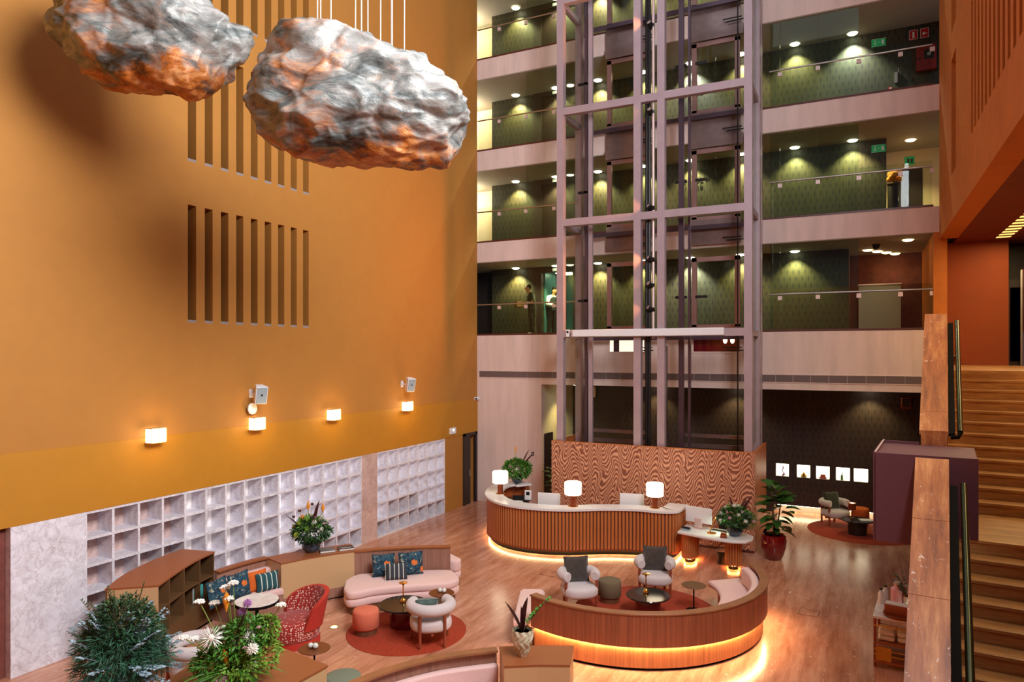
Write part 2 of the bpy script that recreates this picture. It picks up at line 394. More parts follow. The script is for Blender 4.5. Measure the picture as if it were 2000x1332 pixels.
def link(name, me, parent=None, loc=None, rot=None, scale=None):
    o = bpy.data.objects.new(name, me); COL.objects.link(o)
    if parent: o.parent = parent
    if loc is not None: o.location = loc
    if rot is not None: o.rotation_euler = rot
    if scale is not None: o.scale = scale
    return o
def ob(name, mb, m, parent=None, smooth=None, bevel=0, seg=2, loc=None, rot=None, label=None):
    o = link(name, mb.mesh(name, m, smooth if smooth is not None else (40 if bevel else None)), parent, loc, rot)
    if bevel:
        b = o.modifiers.new('bevel', 'BEVEL'); b.width = bevel; b.segments = seg; b.limit_method = 'ANGLE'; b.angle_limit = math.radians(50)
    if label: o['label'] = label
    return o
def tag(o, label, cat, group=None):
    o['label'] = label; o['category'] = cat
    if group: o['group'] = group
    return o
def thing(name, label, cat, loc=(0, 0, 0), rz=0.0, group=None):
    o = bpy.data.objects.new(name, None); COL.objects.link(o); o.empty_display_size = 0.1
    o.location = loc; o.rotation_euler = (0, 0, rz); return tag(o, label, cat, group)
def struct(name, mb, m, smooth=None, bevel=0, label=None):
    o = ob(name, mb, m, None, smooth, bevel); o['kind'] = 'structure'
    if label: o['label'] = label
    return o
def copy_tree(o, loc, rz=None, label=None):
    c = o.copy(); COL.objects.link(c); c.location = loc
    if rz is not None: c.rotation_euler = (0, 0, rz)
    if label: c['label'] = label
    for ch in o.children:
        d = ch.copy(); COL.objects.link(d); d.parent = c
        for g in ch.children:
            e = g.copy(); COL.objects.link(e); e.parent = d
    return c
def B(x0, x1, y0, y1, z0, z1): return MB().box(x0, x1, y0, y1, z0, z1)
def T(loc=(0, 0, 0), rx=0, ry=0, rz=0, s=1.0):
    return Matrix.Translation(loc) @ Matrix.Rotation(rz, 4, 'Z') @ Matrix.Rotation(ry, 4, 'Y') @ Matrix.Rotation(rx, 4, 'X') @ Matrix.Scale(s, 4)
def arc(c, r, a0, a1, n): return [(c[0] + r * math.cos(math.radians(a0 + (a1 - a0) * i / n)), c[1] + r * math.sin(math.radians(a0 + (a1 - a0) * i / n))) for i in range(n + 1)]
def crom(pts, k=8):
    out = []; P = [Vector(p + ((0,) if len(p) == 2 else ())) for p in pts]; n = len(P)
    for i in range(n - 1):
        a, b, c, d = P[max(i - 1, 0)], P[i], P[i + 1], P[min(i + 2, n - 1)]
        for j in range(k):
            t = j / k; out.append(0.5 * ((2 * b) + (c - a) * t + (2 * a - 5 * b + 4 * c - d) * t * t + (3 * b - a - 3 * c + d) * t ** 3))
    out.append(P[-1]); return [(v.x, v.y) for v in out] if len(pts[0]) == 2 else [tuple(v) for v in out]
def offset(pl, d):       # offset polyline to its left by d
    out = []; n = len(pl)
    for i in range(n):
        a, b = pl[max(i - 1, 0)], pl[min(i + 1, n - 1)]; t = Vector((b[0] - a[0], b[1] - a[1])).normalized(); out.append((pl[i][0] - t.y * d, pl[i][1] + t.x * d))
    return out
def rings(poly, levels):  # stacked inset outline: list of (inset, z) -> soft slab of a closed convex-ish outline
    n = len(poly); mb = MB(); vs = []; nor = []
    if sum(poly[i - 1][0] * poly[i][1] - poly[i][0] * poly[i - 1][1] for i in range(n)) < 0: poly = list(reversed(poly))
    for i in range(n):
        a, b = poly[i - 1], poly[(i + 1) % n]; t = Vector((b[0] - a[0], b[1] - a[1])).normalized(); nor.append((-t.y, t.x))
    for ins, z in levels:
        for i in range(n): vs.append((poly[i][0] + nor[i][0] * ins, poly[i][1] + nor[i][1] * ins, z))
    m = len(levels); fs = [tuple(reversed(range(n))), tuple(range((m - 1) * n, m * n))]
    for q in range(m - 1):
        for i in range(n): fs.append((q * n + i, q * n + (i + 1) % n, (q + 1) * n + (i + 1) % n, (q + 1) * n + i))
    return mb.add(vs, fs)
def soft(poly, z0, z1, r=0.05):
    r = min(r, (z1 - z0) * 0.49); L = []
    for i in range(5): a = PI / 2 * i / 4; L.append((r * (1 - math.sin(a)), z0 + r * (1 - math.cos(a))))
    for i in range(5): a = PI / 2 * i / 4; L.append((r * (1 - math.cos(a)), z1 - r * (1 - math.sin(a))))
    return rings(poly, L)
ORD = ['first', 'second', 'third', 'fourth', 'fifth', 'sixth', 'seventh', 'eighth', 'ninth', 'tenth', 'eleventh', 'twelfth']
XL, YB = -11.7, 20.75                     # left wall plane, balcony front plane
LV = [5.61, 8.74, 11.84, 14.93]           # gallery floor levels
LVN = ['lowest', 'second', 'third', 'top']
ST = 0.66                                 # slab thickness

def panel_holes(u0, u1, z0, z1, holes, put):
    """fill a rectangle (u,z) with boxes around rectangular holes"""
    us = sorted({u0, u1} | {h[0] for h in holes} | {h[1] for h in holes}); us = [u for u in us if u0 <= u <= u1]
    for a, b in zip(us, us[1:]):
        m = (a + b) / 2; cuts = sorted((h[2], h[3]) for h in holes if h[0] < m < h[1]); z = z0
        for c0, c1 in cuts:
            if c0 > z: put(a, b, z, c0)
            z = max(z, c1)
        if z < z1: put(a, b, z, z1)

# ------------------------------------------------------------------ floor
struct('floor', B(-16, 8, -5, 26, -0.2, 0), 'floor_stone')
for i, (x, y) in enumerate([(-6.33, 14.62), (-0.92, 14.65)]):
    o = thing('floor_hatch', ['small square floor hatch in front of the reception counter', 'small square floor hatch beside the round wooden banquette'][i], 'floor hatch', (x, y, 0), -0.09)
    ob('lid', B(-0.17, 0.17, -0.17, 0.17, 0.0, 0.004), 'floor_stone', o)
    fr = MB()
    for a in (-1, 1): fr.box(a * 0.175 - 0.004, a * 0.175 + 0.004, -0.19, 0.19, 0, 0.006); fr.box(-0.19, 0.19, a * 0.175 - 0.004, a * 0.175 + 0.004, 0, 0.006)
    ob('frame', fr, 'wood_dark', o)

# ------------------------------------------------------------------ left wall with slots, band, niches and door
slots = [(9.34 + 0.391 * i, 9.34 + 0.391 * i + 0.19) for i in range(9)]
SZ = [(5.60, 7.89), (8.74, 11.03), (11.84, 14.1)]
holes = [(a, b, z0, z1) for a, b in slots for z0, z1 in SZ] + [(6.17, 18.67, -1, 2.33), (19.83, 20.66, -1, 2.34)]
mb = MB(); panel_holes(-6, YB, 2.33, 20, [h for h in holes], lambda a, b, c, d: mb.box(XL - 0.6, XL, a, b, c, d))
panel_holes(18.67, YB, 0, 2.33, [(19.83, 20.66, -1, 2.4)], lambda a, b, c, d: mb.box(XL - 0.6, XL, a, b, c, d))
wl = struct('wall_left', mb, 'plaster')
struct('wall_left_lower', B(XL - 0.6, XL - 0.12, -6, 6.17, 0, 2.33), 'brown_red')
struct('trim_1', MB().box(XL, XL + 0.02, -6, 18.67, 2.33, 3.46).box(XL, XL + 0.02, 18.67, 19.80, 2.345, 3.46).box(XL, XL + 0.02, 19.80, YB, 2.36, 3.46), 'plaster_band', label='smoother ochre band along the foot of the tall left wall')
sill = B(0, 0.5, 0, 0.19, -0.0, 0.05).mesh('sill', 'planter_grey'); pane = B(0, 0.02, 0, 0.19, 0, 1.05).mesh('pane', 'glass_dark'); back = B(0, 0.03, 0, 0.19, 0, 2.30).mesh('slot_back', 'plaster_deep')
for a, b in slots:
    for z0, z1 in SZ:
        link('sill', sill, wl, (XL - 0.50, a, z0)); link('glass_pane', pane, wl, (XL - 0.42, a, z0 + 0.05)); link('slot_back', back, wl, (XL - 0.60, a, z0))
# door at the far end of the left wall, standing ajar
d1 = ob('door_1', MB().box(XL - 0.03, XL + 0.05, 19.80, 19.90, 0, 2.36).box(XL - 0.03, XL + 0.05, 20.58, 20.68, 0, 2.36).box(XL - 0.03, XL + 0.05, 19.80, 20.68, 2.27, 2.36), 'dark_door')
d1['kind'] = 'structure'; d1['label'] = 'narrow dark door frame at the far end of the orange wall'
lf = ob('door_leaf', B(0, 0.05, -0.0, 0.40, 0, 2.26), 'dark_door', d1, loc=(XL - 0.05, 19.90, 0), rot=(0, 0, 0.0))
ob('handle', MB().tube([(0.06, 0.34, 1.0), (0.11, 0.34, 1.0), (0.11, 0.26, 1.0)], 0.012, 6).box(0.05, 0.06, 0.32, 0.36, 0.9, 1.12), 'metal', lf)
struct('wall_far_left', MB().box(XL - 1.8, XL - 1.75, 19, 22.0, 0, 3), 'plaster')

# marble niche wall
nw = thing('marble_niche_wall', 'pale veined marble wall of open square niches along the foot of the left wall', 'niche wall', (XL, 0, 0))
ROW = 2.33 / 5
ob('end_panel', B(-0.45, 0.015, 6.17, 7.34, 0, 2.33), 'marble', nw, label='plain white marble panel')
ob('pier_panel', B(-0.45, 0.015, 14.61, 15.25, 0, 2.33), 'marble_pink', nw, label='plain pink marble pier')
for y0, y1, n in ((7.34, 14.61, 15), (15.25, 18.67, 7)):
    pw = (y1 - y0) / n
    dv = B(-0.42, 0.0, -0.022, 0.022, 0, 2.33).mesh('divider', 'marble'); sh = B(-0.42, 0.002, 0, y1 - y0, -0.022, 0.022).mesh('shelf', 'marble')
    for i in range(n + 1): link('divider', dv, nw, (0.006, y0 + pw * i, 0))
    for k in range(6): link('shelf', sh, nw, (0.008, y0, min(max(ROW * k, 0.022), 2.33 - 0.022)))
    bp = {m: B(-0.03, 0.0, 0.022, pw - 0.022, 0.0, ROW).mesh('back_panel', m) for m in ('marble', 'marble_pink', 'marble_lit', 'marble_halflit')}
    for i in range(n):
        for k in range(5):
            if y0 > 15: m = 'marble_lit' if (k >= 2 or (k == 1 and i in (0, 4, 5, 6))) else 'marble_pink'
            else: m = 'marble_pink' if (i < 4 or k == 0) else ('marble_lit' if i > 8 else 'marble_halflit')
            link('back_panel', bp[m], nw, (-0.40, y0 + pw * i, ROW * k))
# wall sconces
sh_m = MB()
def sconce(k, y, label):
    o = thing('wall_sconce', label, 'wall lamp', (XL + 0.02, y, 3.37), 0, 'square wall sconces on the orange wall')
    ob('bracket', B(0, 0.03, -0.04, 0.04, 0.06, 0.2), 'white_plastic', o)
    ob('glass_block', B(0.03, 0.2, -0.15, 0.15, 0.0, 0.26), 'sconce_glow', o, bevel=0.01)
    fr = MB()
    for a in (-0.155, 0.0, 0.155): fr.box(0.198, 0.206, a - 0.006, a + 0.006, -0.005, 0.265)
    for a in (0.0, 0.26): fr.box(0.03, 0.206, -0.16, 0.16, a - 0.006, a + 0.006)
    ob('frame', fr, 'bronze_paint', o)
    l = bpy.data.lights.new('sconce_lamp', 'POINT'); l.energy = 14; l.color = (1.0, 0.66, 0.28); l.shadow_soft_size = 0.12
    lo = bpy.data.objects.new('sconce_lamp', l); COL.objects.link(lo); lo.location = (XL + 0.42, y, 3.5)
for k, (y, q) in enumerate([(8.55, 'square glowing glass wall sconce nearest the viewer on the ochre wall'), (10.95, 'square glowing wall sconce below the white loudspeaker and round white disc'),
                            (13.38, 'square glowing wall sconce alone between the two loudspeakers'), (16.49, 'square glowing wall sconce farthest along the wall, under the smaller-looking loudspeaker')]): sconce(k, y, q)
def speaker(y, z, label):
    o = thing('loudspeaker', label, 'loudspeaker', (XL, y, z), 0, 'white loudspeakers on the orange wall')
    M = T((0.27, 0, 0), 0, math.radians(14), math.radians(-22))
    ob('bracket', MB().box(0, 0.02, -0.05, 0.05, -0.08, 0.1).tube([(0.02, 0, 0.0), (0.16, 0, 0.0)], 0.02, 8), 'white_plastic', o)
    ob('cabinet', MB().prism([(-0.11, -0.08), (0.1, -0.13), (0.1, 0.13), (-0.11, 0.08)], -0.19, 0.19, M), 'white_plastic', o, bevel=0.012)
    ob('grille', MB().box(0.1, 0.108, -0.11, 0.11, -0.17, 0.17, M), 'grey_grille', o)
    ob('badge', MB().box(0.108, 0.112, -0.018, 0.018, -0.01, 0.03, M), 'black', o)
speaker(10.9, 4.13, 'white tilted loudspeaker above the round white disc on the wall')
speaker(16.4, 4.12, 'white tilted loudspeaker farther along the orange wall, above the last sconce')
o = thing('wireless_access_point', 'round white disc mounted between the loudspeaker and the sconce', 'access point', (XL, 10.86, 3.82))
ob('mount', B(0, 0.06, -0.05, 0.05, -0.05, 0.05), 'black', o); ob('disc', MB().lathe([(0.11, 0), (0.125, 0.02), (0.12, 0.045), (0.06, 0.055), (0.0, 0.056)], 24, T((0.06, 0, 0), 0, PI / 2)), 'white_plastic', o, smooth=50)
o = thing('emergency_light', 'small white emergency light box beside the narrow dark door', 'emergency light', (XL, 19.1, 2.53))
ob('case', B(0.0, 0.07, -0.17, 0.17, -0.1, 0.1), 'white_plastic', o, bevel=0.01); ob('lens', B(0.07, 0.075, -0.04, 0.04, 0.0, 0.06), 'led_white', o)

# ------------------------------------------------------------------ galleries at the back
XR = 1.62
for k, z in enumerate(LV):
    s = struct('gallery_floor', MB().box(XL, XR + 0.2, YB, 23.2, z - ST, z) if k else MB().box(XL, 1.62, YB + 0.3, 24.5, z - ST, z), 'slab', label='pale gallery floor slab, %s gallery above the lobby' % LVN[k])
    ob('stone_edge', B(XL, XR, YB - 0.01, YB + 0.1, z, z + 0.05), 'granite_red', s)
    ob('added_carpet', B(XL - 2.8, XR, YB + 0.12, 22.75, z + 0.001, z + 0.012), 'added_carpet', s)  # unseen dark covering added to cut light bouncing up the corridor walls
    ob('soffit', B(XL - 3, XR + 0.6, YB + 0.02, 24.5, z - ST - 0.02, z - ST - 0.001), 'ceiling_white', s)
struct('ceiling_gallery', B(XL - 3, 4, YB, 24.6, 17.4, 17.6), 'ceiling_white')
# ground-floor front wall and fascia
wb = MB().box(XL, -9.31, YB, YB + 0.3, 0, 5.6).box(-9.31, 1.9, YB, YB + 0.3, 3.99, 4.59).box(-9.31, 1.62, YB, YB + 0.3, 4.59, 5.6)
struct('wall_back', wb, 'slab')
av = thing('air_vent', 'long grey linear air grille across the fascia above the lobby', 'air vent', (0, YB, 4.2))
vp = B(0.0, 0.436, -0.015, 0.0, 0.0, 0.2).mesh('vent_panel', 'vent_dark')
for i in range(29): link('vent_panel', vp, av, (-11.6 + 0.45 * i, 0, 0))
ob('vent_frame', MB().box(-11.62, 1.45, -0.02, 0, -0.02, -0.0).box(-11.62, 1.45, -0.02, 0, 0.2, 0.215), 'slab', av)
# ground-floor passage wall, its door, the dark patterned wall and low ceiling
struct('wall_passage', MB().box(-9.33, -9.31, YB + 0.3, 24.4, 0, 3.99), 'cream_wall')
d2 = struct('door_2', MB().box(-9.31, -9.27, 20.98, 21.62, 0, 2.37), 'dark_door', label='dark door in the lit yellow passage behind the counter')
ob('handle', MB().tube([(-9.27, 21.08, 1.0), (-9.22, 21.08, 1.0), (-9.22, 21.2, 1.0)], 0.012, 6), 'metal', d2)
struct('wall_dark', MB().box(-9.31, -2.5, 23.5, 23.7, 0.0, 4.0).box(-2.5, 6.0, 23.5, 23.56, 0.24, 1.13).box(-2.5, 6.0, 23.5, 23.56, 1.53, 4.0)
       .box(-2.5, -2.44, 23.5, 23.56, 1.13, 1.53).box(0.16, 6.0, 23.5, 23.56, 1.13, 1.53)
       .box(-2.05, -1.83, 23.5, 23.56, 1.13, 1.53).box(-1.44, -1.28, 23.5, 23.56, 1.13, 1.53).box(-0.89, -0.72, 23.5, 23.56, 1.13, 1.53).box(-0.33, -0.23, 23.5, 23.56, 1.13, 1.53), 'dash_wall_dark', label='dark patterned wall under the galleries')
struct('wall_dark_backing', B(-2.5, 6.0, 23.95, 24.05, 0, 4.0), 'cream_wall')
struct('ceiling_lobby', B(-9.31, 6, YB + 0.3, 24.5, 3.99, 4.1), 'ceiling_white')
o = thing('light_cove', 'glowing warm light strip along the foot of the dark patterned wall', 'light strip', (0, 23.6, 0)); ob('led_strip', B(-2.4, 1.0, 0.0, 0.04, 0.215, 0.235), 'led_cove', o); ob('reflector', B(-2.5, 6.0, 0.2, 0.22, 0.0, 0.24), 'ceiling_white', o)
nd = ['leftmost glowing display box in the dark wall, with a magenta figure', 'second glowing display box from the left, with a pale gold ornament', 'middle glowing display box, with small red and white boxes', 'fourth glowing display box from the left, with a green bottle', 'rightmost glowing display box in the dark wall, with a white ball']
for i, x in enumerate((-2.25, -1.635, -1.085, -0.525, -0.035)):
    hw = 0.19
    o = thing('display_niche', nd[i], 'display niche', (x, 23.52, 1.13), 0, 'five lit display boxes in the dark wall')
    ob('back', B(-hw, hw, 0.3, 0.31, 0, 0.4), 'niche_glow', o); bx = MB().box(-hw, hw, 0.03, 0.3, -0.02, 0).box(-hw, hw, 0.03, 0.3, 0.4, 0.42).box(-hw - 0.01, -hw, 0.03, 0.3, -0.02, 0.42).box(hw, hw + 0.01, 0.03, 0.3, -0.02, 0.42)
    ob('box', bx, 'white_plastic', o)
    if i == 0: c = MB().tube([(0, 0.15, 0), (0.03, 0.15, 0.08), (-0.02, 0.15, 0.16), (0.02, 0.15, 0.24), (0, 0.15, 0.32)], [0.03, 0.018, 0.014, 0.02, 0.012], 8).ball((0.05, 0.15, 0.05), 0.03, 8, 6); m = 'petal_mauve'
    elif i == 1: c = MB().lathe([(0.0, 0), (0.08, 0.01), (0.1, 0.05), (0.05, 0.1), (0.03, 0.14), (0.0, 0.15)], 16, T((0, 0.15, 0))); m = 'brass'
    elif i == 2: c = MB().box(-0.1, 0.1, 0.1, 0.2, 0, 0.05).box(-0.07, 0.07, 0.11, 0.19, 0.05, 0.12); m = 'coral_fabric'
    elif i == 3: c = MB().lathe([(0.0, 0), (0.035, 0.0), (0.035, 0.12), (0.012, 0.16), (0.012, 0.22), (0, 0.22)], 14, T((-0.03, 0.15, 0))); m = 'leaf_green'
    else: c = MB().ball((0.05, 0.15, 0.17), 0.11).lathe([(0.04, 0), (0.03, 0.07)], 12, T((0.05, 0.15, 0))); m = 'lamp_shade'
    e = thing('ornament', ['magenta figurine standing in the leftmost lit display box', 'round gold ornament in the second lit display box', 'stacked red boxes in the middle lit display box', 'small green bottle in the fourth lit display box', 'white glowing globe in the rightmost lit display box'][i], 'ornament', (x, 23.52, 1.131))
    ob('body', c, m, e, smooth=50)
    ob('foot', B(-0.05, 0.05, 0.1, 0.2, -0.001, 0.004), 'brass', e)
# corridor rear walls
for k, z in enumerate(LV):
    zt = (LV[k + 1] - ST if k < 3 else 17.4); xr = (0.62 if k == 1 else (-0.35 if k == 0 else 3.0))
    m = MB(); panel_holes(-12.2, xr, z, zt, [(-10.19, -9.0, z - 1, z + 2.25)], lambda a, b, c, d: m.box(a, b, 22.75, 22.95, c, d))
    struct('wall_corridor', m, 'dash_wall', label='olive patterned corridor wall, %s gallery' % LVN[k])
    struct('wall_corridor_end', MB().box(-14.6, -12.2, 23.4, 23.5, z, zt).box(-12.22, -12.2, 22.95, 23.4, z, zt).box(-14.7, -14.6, 20, 23.5, z, zt), 'cream_wall' if k else 'dark_door')
    fr = ob('door_%d' % (k + 3), MB().box(-10.5, -10.19, 22.70, 22.76, z, z + 2.42).box(-9.0, -8.7, 22.70, 22.76, z, z + 2.42).box(-10.19, -9.0, 22.70, 22.76, z + 2.25, z + 2.42), 'dark_door')
    fr['kind'] = 'structure'; fr['label'] = 'dark service lift doorway in the corridor wall, %s gallery' % LVN[k]
    if k:
        for a in (-10.19, -9.595): ob('door_leaf', B(a + 0.004, a + 0.59, 22.78, 22.82, z, z + 2.25), 'dark_door', fr)
    else:
        cab = MB().box(-10.19, -10.15, 22.95, 24.6, z, z + 2.3).box(-9.04, -9.0, 22.95, 24.6, z, z + 2.3).box(-10.19, -9.0, 24.6, 24.64, z, z + 2.3).box(-10.19, -9.0, 22.78, 24.6, z + 2.3, z + 2.34)
        ob('cabin', cab, 'lift_teal', fr); ob('cabin_lamp', B(-9.9, -9.3, 23.3, 24.0, z + 2.27, z + 2.29), 'led_white', fr)
        for a in (-9.98, -9.6, -9.22): ob('panel_seam', B(a - 0.006, a + 0.006, 24.585, 24.6, z, z + 2.3), 'rail_dark', fr)
    ob('floor_display', B(-9.75, -9.45, 22.68, 22.70, z + 2.28, z + 2.38), 'sign_white', fr)
# right end of the second gallery: lit yellow lobby with a brown door; right end of the lowest gallery: dark room
z = LV[1]
struct('wall_yellow', MB().box(0.62, 3.6, 24.4, 24.5, z, z + 2.6).box(0.60, 0.62, 22.95, 24.4, z, z + 2.6), 'cream_wall')
d = struct('door_7', B(0.85, 1.62, 24.36, 24.4, z, z + 1.85), 'dark_door', label='brown door in the yellow lobby at the end of the second gallery'); ob('handle', B(0.95, 1.0, 24.33, 24.36, z + 0.9, z + 1.0), 'metal', d)
o = thing('exit_sign', 'small dark green exit sign above the brown door', 'exit sign', (1.28, 24.36, z + 2.1)); ob('plate', B(-0.13, 0.13, 0, 0.03, -0.12, 0.12), 'sign_green', o); ob('figure', MB().box(-0.06, 0.0, -0.01, 0, -0.08, 0.06).box(0.03, 0.09, -0.01, 0, -0.08, 0.05), 'black', o)
o = thing('potted_flowers', 'orange flowers in a dark vase on a column by the brown door', 'flowers', (0.78, 22.6, z)); ob('column', MB().lathe([(0.16, 0), (0.14, 0.05), (0.13, 1.0), (0.16, 1.05)], 16), 'dark_door', o)
for q in range(14): ob('bloom', MB().ball((0.17 * math.cos(q * 2.4) * (q % 3) / 2, 0.14 * math.sin(q * 2.4) * (q % 3) / 2, 1.2 + 0.05 * ((q * 7) % 4)), 0.085, 8, 6), 'petal_orange', o, smooth=60)
z = LV[0]
struct('wall_room', MB().box(-0.35, 6, 24.9, 25.0, z, z + 2.6).box(-0.37, -0.35, 22.95, 24.9, z, z + 2.6), 'brown_red')
o = thing('room_partition', 'pale low partition wall in the dark room behind the lowest gallery', 'partition', (0.5, 24.4, z)); ob('panel', B(-0.6, 0.55, 0, 0.1, 0, 1.5), 'ceiling_white', o); ob('cap', B(-0.62, 0.57, -0.02, 0.12, 1.5, 1.54), 'slab', o)
o = thing('dome_camera', 'black dome security camera on the ceiling of the lowest gallery', 'security camera', (0.35, 22.2, LV[1] - ST - 0.02)); ob('dome', MB().ball((0, 0, -0.05), 0.09), 'black', o, smooth=60); ob('ring', MB().lathe([(0.11, -0.03), (0.11, 0)], 16), 'black', o)

# downlights
dlm = MB().lathe([(0.0, -0.05), (0.06, -0.048), (0.11, -0.036), (0.135, -0.012), (0.135, 0.0)], 18).mesh('lens', 'downlight', 40); dlw = MB().lathe([(0.0, -0.05), (0.06, -0.048), (0.11, -0.036), (0.135, -0.012), (0.135, 0.0)], 18).mesh('lens', 'downlight_warm', 40)
dlr = MB().lathe([(0.135, -0.010), (0.17, -0.008), (0.175, 0.0)], 18).mesh('rim', 'white_plastic', 40)
def downlight(x, y, z, label, group, power=34, col=(1.0, 0.93, 0.60), warm=False, spot=1.9):
    o = thing('downlight', label, 'ceiling light', (x, y, z), 0, group); link('lens', dlw if warm else dlm, o); link('rim', dlr, o)
    l = bpy.data.lights.new('downlight_lamp', 'SPOT'); l.energy = power; l.color = col; l.spot_size = spot; l.spot_blend = 0.6; l.shadow_soft_size = 0.07
    lo = bpy.data.objects.new('downlight_lamp', l); COL.objects.link(lo); lo.location = (x, y, z - 0.08)
for k in range(4):
    zc = (LV[k + 1] - ST if k < 3 else 17.4) - 0.021
    xs = [-11.1 + 1.55 * i for i in range(8)]
    if k == 0: xs = xs[:7]
    for i, x in enumerate(xs):
        white = (k in (2,) and i in (4, 7)) or (k == 0 and i == 4)
        downlight(x, 22.5, zc, 'round recessed ceiling downlight of the %s gallery, %s from the left' % (LVN[k], ORD[i]), 'gallery downlights', 700 if white else 430, (0.95, 1.0, 0.9) if white else (1.0, 0.92, 0.45))
downlight(1.25, 23.2, LV[2] - ST - 0.021, 'warm ceiling downlight over the yellow lobby of the second gallery', 'gallery downlights', 200, (1.0, 0.8, 0.35), True)
for i, (x, y) in enumerate([(1.1, 21.6), (0.15, 23.2), (0.4, 23.6), (0.65, 24.0), (0.9, 24.4)]):
    downlight(x, y, LV[1] - ST - 0.021, ['warm ceiling downlight at the right end of the lowest gallery', 'first small warm ceiling light of the row in the dark room', 'second small warm ceiling light of the row in the dark room', 'third small warm ceiling light of the row in the dark room', 'last small warm ceiling light of the row in the dark room'][i], 'dark room ceiling lights', 8, (1.0, 0.8, 0.45), True)
for i, x in enumerate([-8.6, -6.2, -3.6, 0.2]):
    downlight(x, 23.1 if i else 22.0, 3.97, 'ground-floor ceiling downlight by the dark patterned wall, %s from the left' % ORD[i], 'ground-floor downlights', 120, (1.0, 0.86, 0.36))
for k in (1, 2, 3):
    l = bpy.data.lights.new('corridor_end_lamp', 'POINT'); l.energy = 120; l.color = (1.0, 0.88, 0.62); l.shadow_soft_size = 0.15; lo = bpy.data.objects.new('corridor_end_lamp', l); COL.objects.link(lo); lo.location = (-13.2, 22.4, LV[k] + 2.1)

# glass balustrades
JL = [-11.68, -10.87, -9.88, -8.88, -7.95]; JR = [-2.32, -2.05, -1.08, -0.08, 0.89, 1.60]
for k, z in enumerate(LV):
    H2 = (LV[k + 1] - ST if k < 3 else 17.4) - z - 0.08
    for side, J in (('left', JL), ('right', JR)):
        o = thing('glass_balustrade', 'glass balustrade with steel handrail on the %s gallery, %s of the lift tower' % (LVN[k], side), 'balustrade', (0, YB + 0.06, z + 0.03), 0, 'gallery balustrades')
        for a, b in zip(J, J[1:]):
            tall = (side == 'left' and a >= -9.9) or (side == 'right' and b <= -0.05)
            ob('glass_panel', B(a + 0.006, b - 0.006, 0, 0.016, 0, H2 if tall else 1.16), 'glass_tall' if tall else 'glass', o)
        ob('handrail', MB().tube([(J[0], -0.06, 1.0), (J[-1], -0.06, 1.0)], 0.024, 8), 'metal', o, smooth=60)
        for a in J[1:]: ob('clamp', B(a - 0.055, a + 0.055, -0.05, -0.002, 0.84, 0.95), 'clamp_metal', o)

# ------------------------------------------------------------------ right wall, soffit, mezzanine, stairs
XW = 1.75
rs = [(14.92 - 0.39 * i - 0.2, 14.92 - 0.39 * i, 8.93, 11.3) for i in range(14)] + [(17.25, 18.05, 8.9, 11.4), (17.25, 18.05, 12.0, 14.3)]
mb = MB().box(XW, XW + 0.4, -5, 9.6, 7.9, 9.0); rs = [h for h in rs if h[0] > 9.7]; panel_holes(9.6, YB, 7.9, 11.6, [h for h in rs if h[3] < 11.5], lambda a, b, c, d: mb.box(XW, XW + 0.4, a, b, c, d))
panel_holes(9.6, YB, 11.6, 20, [rs[-1]], lambda a, b, c, d: mb.box(XW, XW + 0.4, a, b, c, d))
wr = struct('wall_right', mb, 'plaster_right')
for a, b, c, d in rs:
    ob('slot_back', B(XW + 0.36, XW + 0.4, a, b, c, d), 'plaster_deep', wr); ob('sill', B(XW + 0.02, XW + 0.36, a, b, c - 0.0, c + 0.03), 'planter_grey', wr)
struct('wall_right_far', B(1.62, 1.92, YB - 0.02, 24.5, 4.6, 8.08), 'plaster_right', label='orange wall end between the galleries and the stair landing')
struct('ceiling_stair', B(XW + 0.4, 7.5, -5, 23.0, 7.9, 8.1), 'plaster_deep')
struct('wall_landing', B(1.92, 3.35, 21.7, 21.85, 4.6, 7.9), 'plaster_landing')
struct('wall_stair', MB().box(4.2, 4.4, -2, 20.4, 0, 7.9).box(3.6, 4.4, 20.4, 20.6, 4.69, 7.9), 'brown_red')
struct('wall_landing_recess', B(3.35, 5, 22.6, 22.7, 4.6, 7.9), 'dark_door')
d8 = struct('door_8', B(3.4, 3.8, 22.0, 22.06, 4.69, 6.9), 'dark_door', label='dark door in the corner beyond the stair landing'); ob('panel_glass', B(3.42, 3.7, 21.985, 22.0, 4.8, 6.7), 'glass_dark', d8)
o = thing('red_wall_panel', 'tall dark red panel at the right edge beyond the stair landing', 'wall panel', (3.56, 20.9, 4.69)); ob('panel', B(0, 0.08, -0.5, 0.45, 0, 2.4), 'dark_red_gloss', o); ob('edge', B(-0.02, 0, 0.43, 0.45, 0, 2.4), 'metal', o)
lo_ = thing('ceiling_louvre_light', 'slatted glowing ceiling light in the orange soffit', 'ceiling light', (3.0, 21.1, 7.9))
for i in range(30): ob('light_slat', B(0.0, 0.30, -0.13 - 0.42 * i, 0.06 - 0.42 * i, -0.006, 0.0), 'louvre_glow', lo_)  # slats beyond the visible end are added to carry the stair light
area('stair_fill_light', (3.18, 15.0, 7.85), (3.18, 15.0, 0), 0.4, 12.0, 330, (1.0, 0.74, 0.36))  # area light added under the louvre to brighten and warm the steps

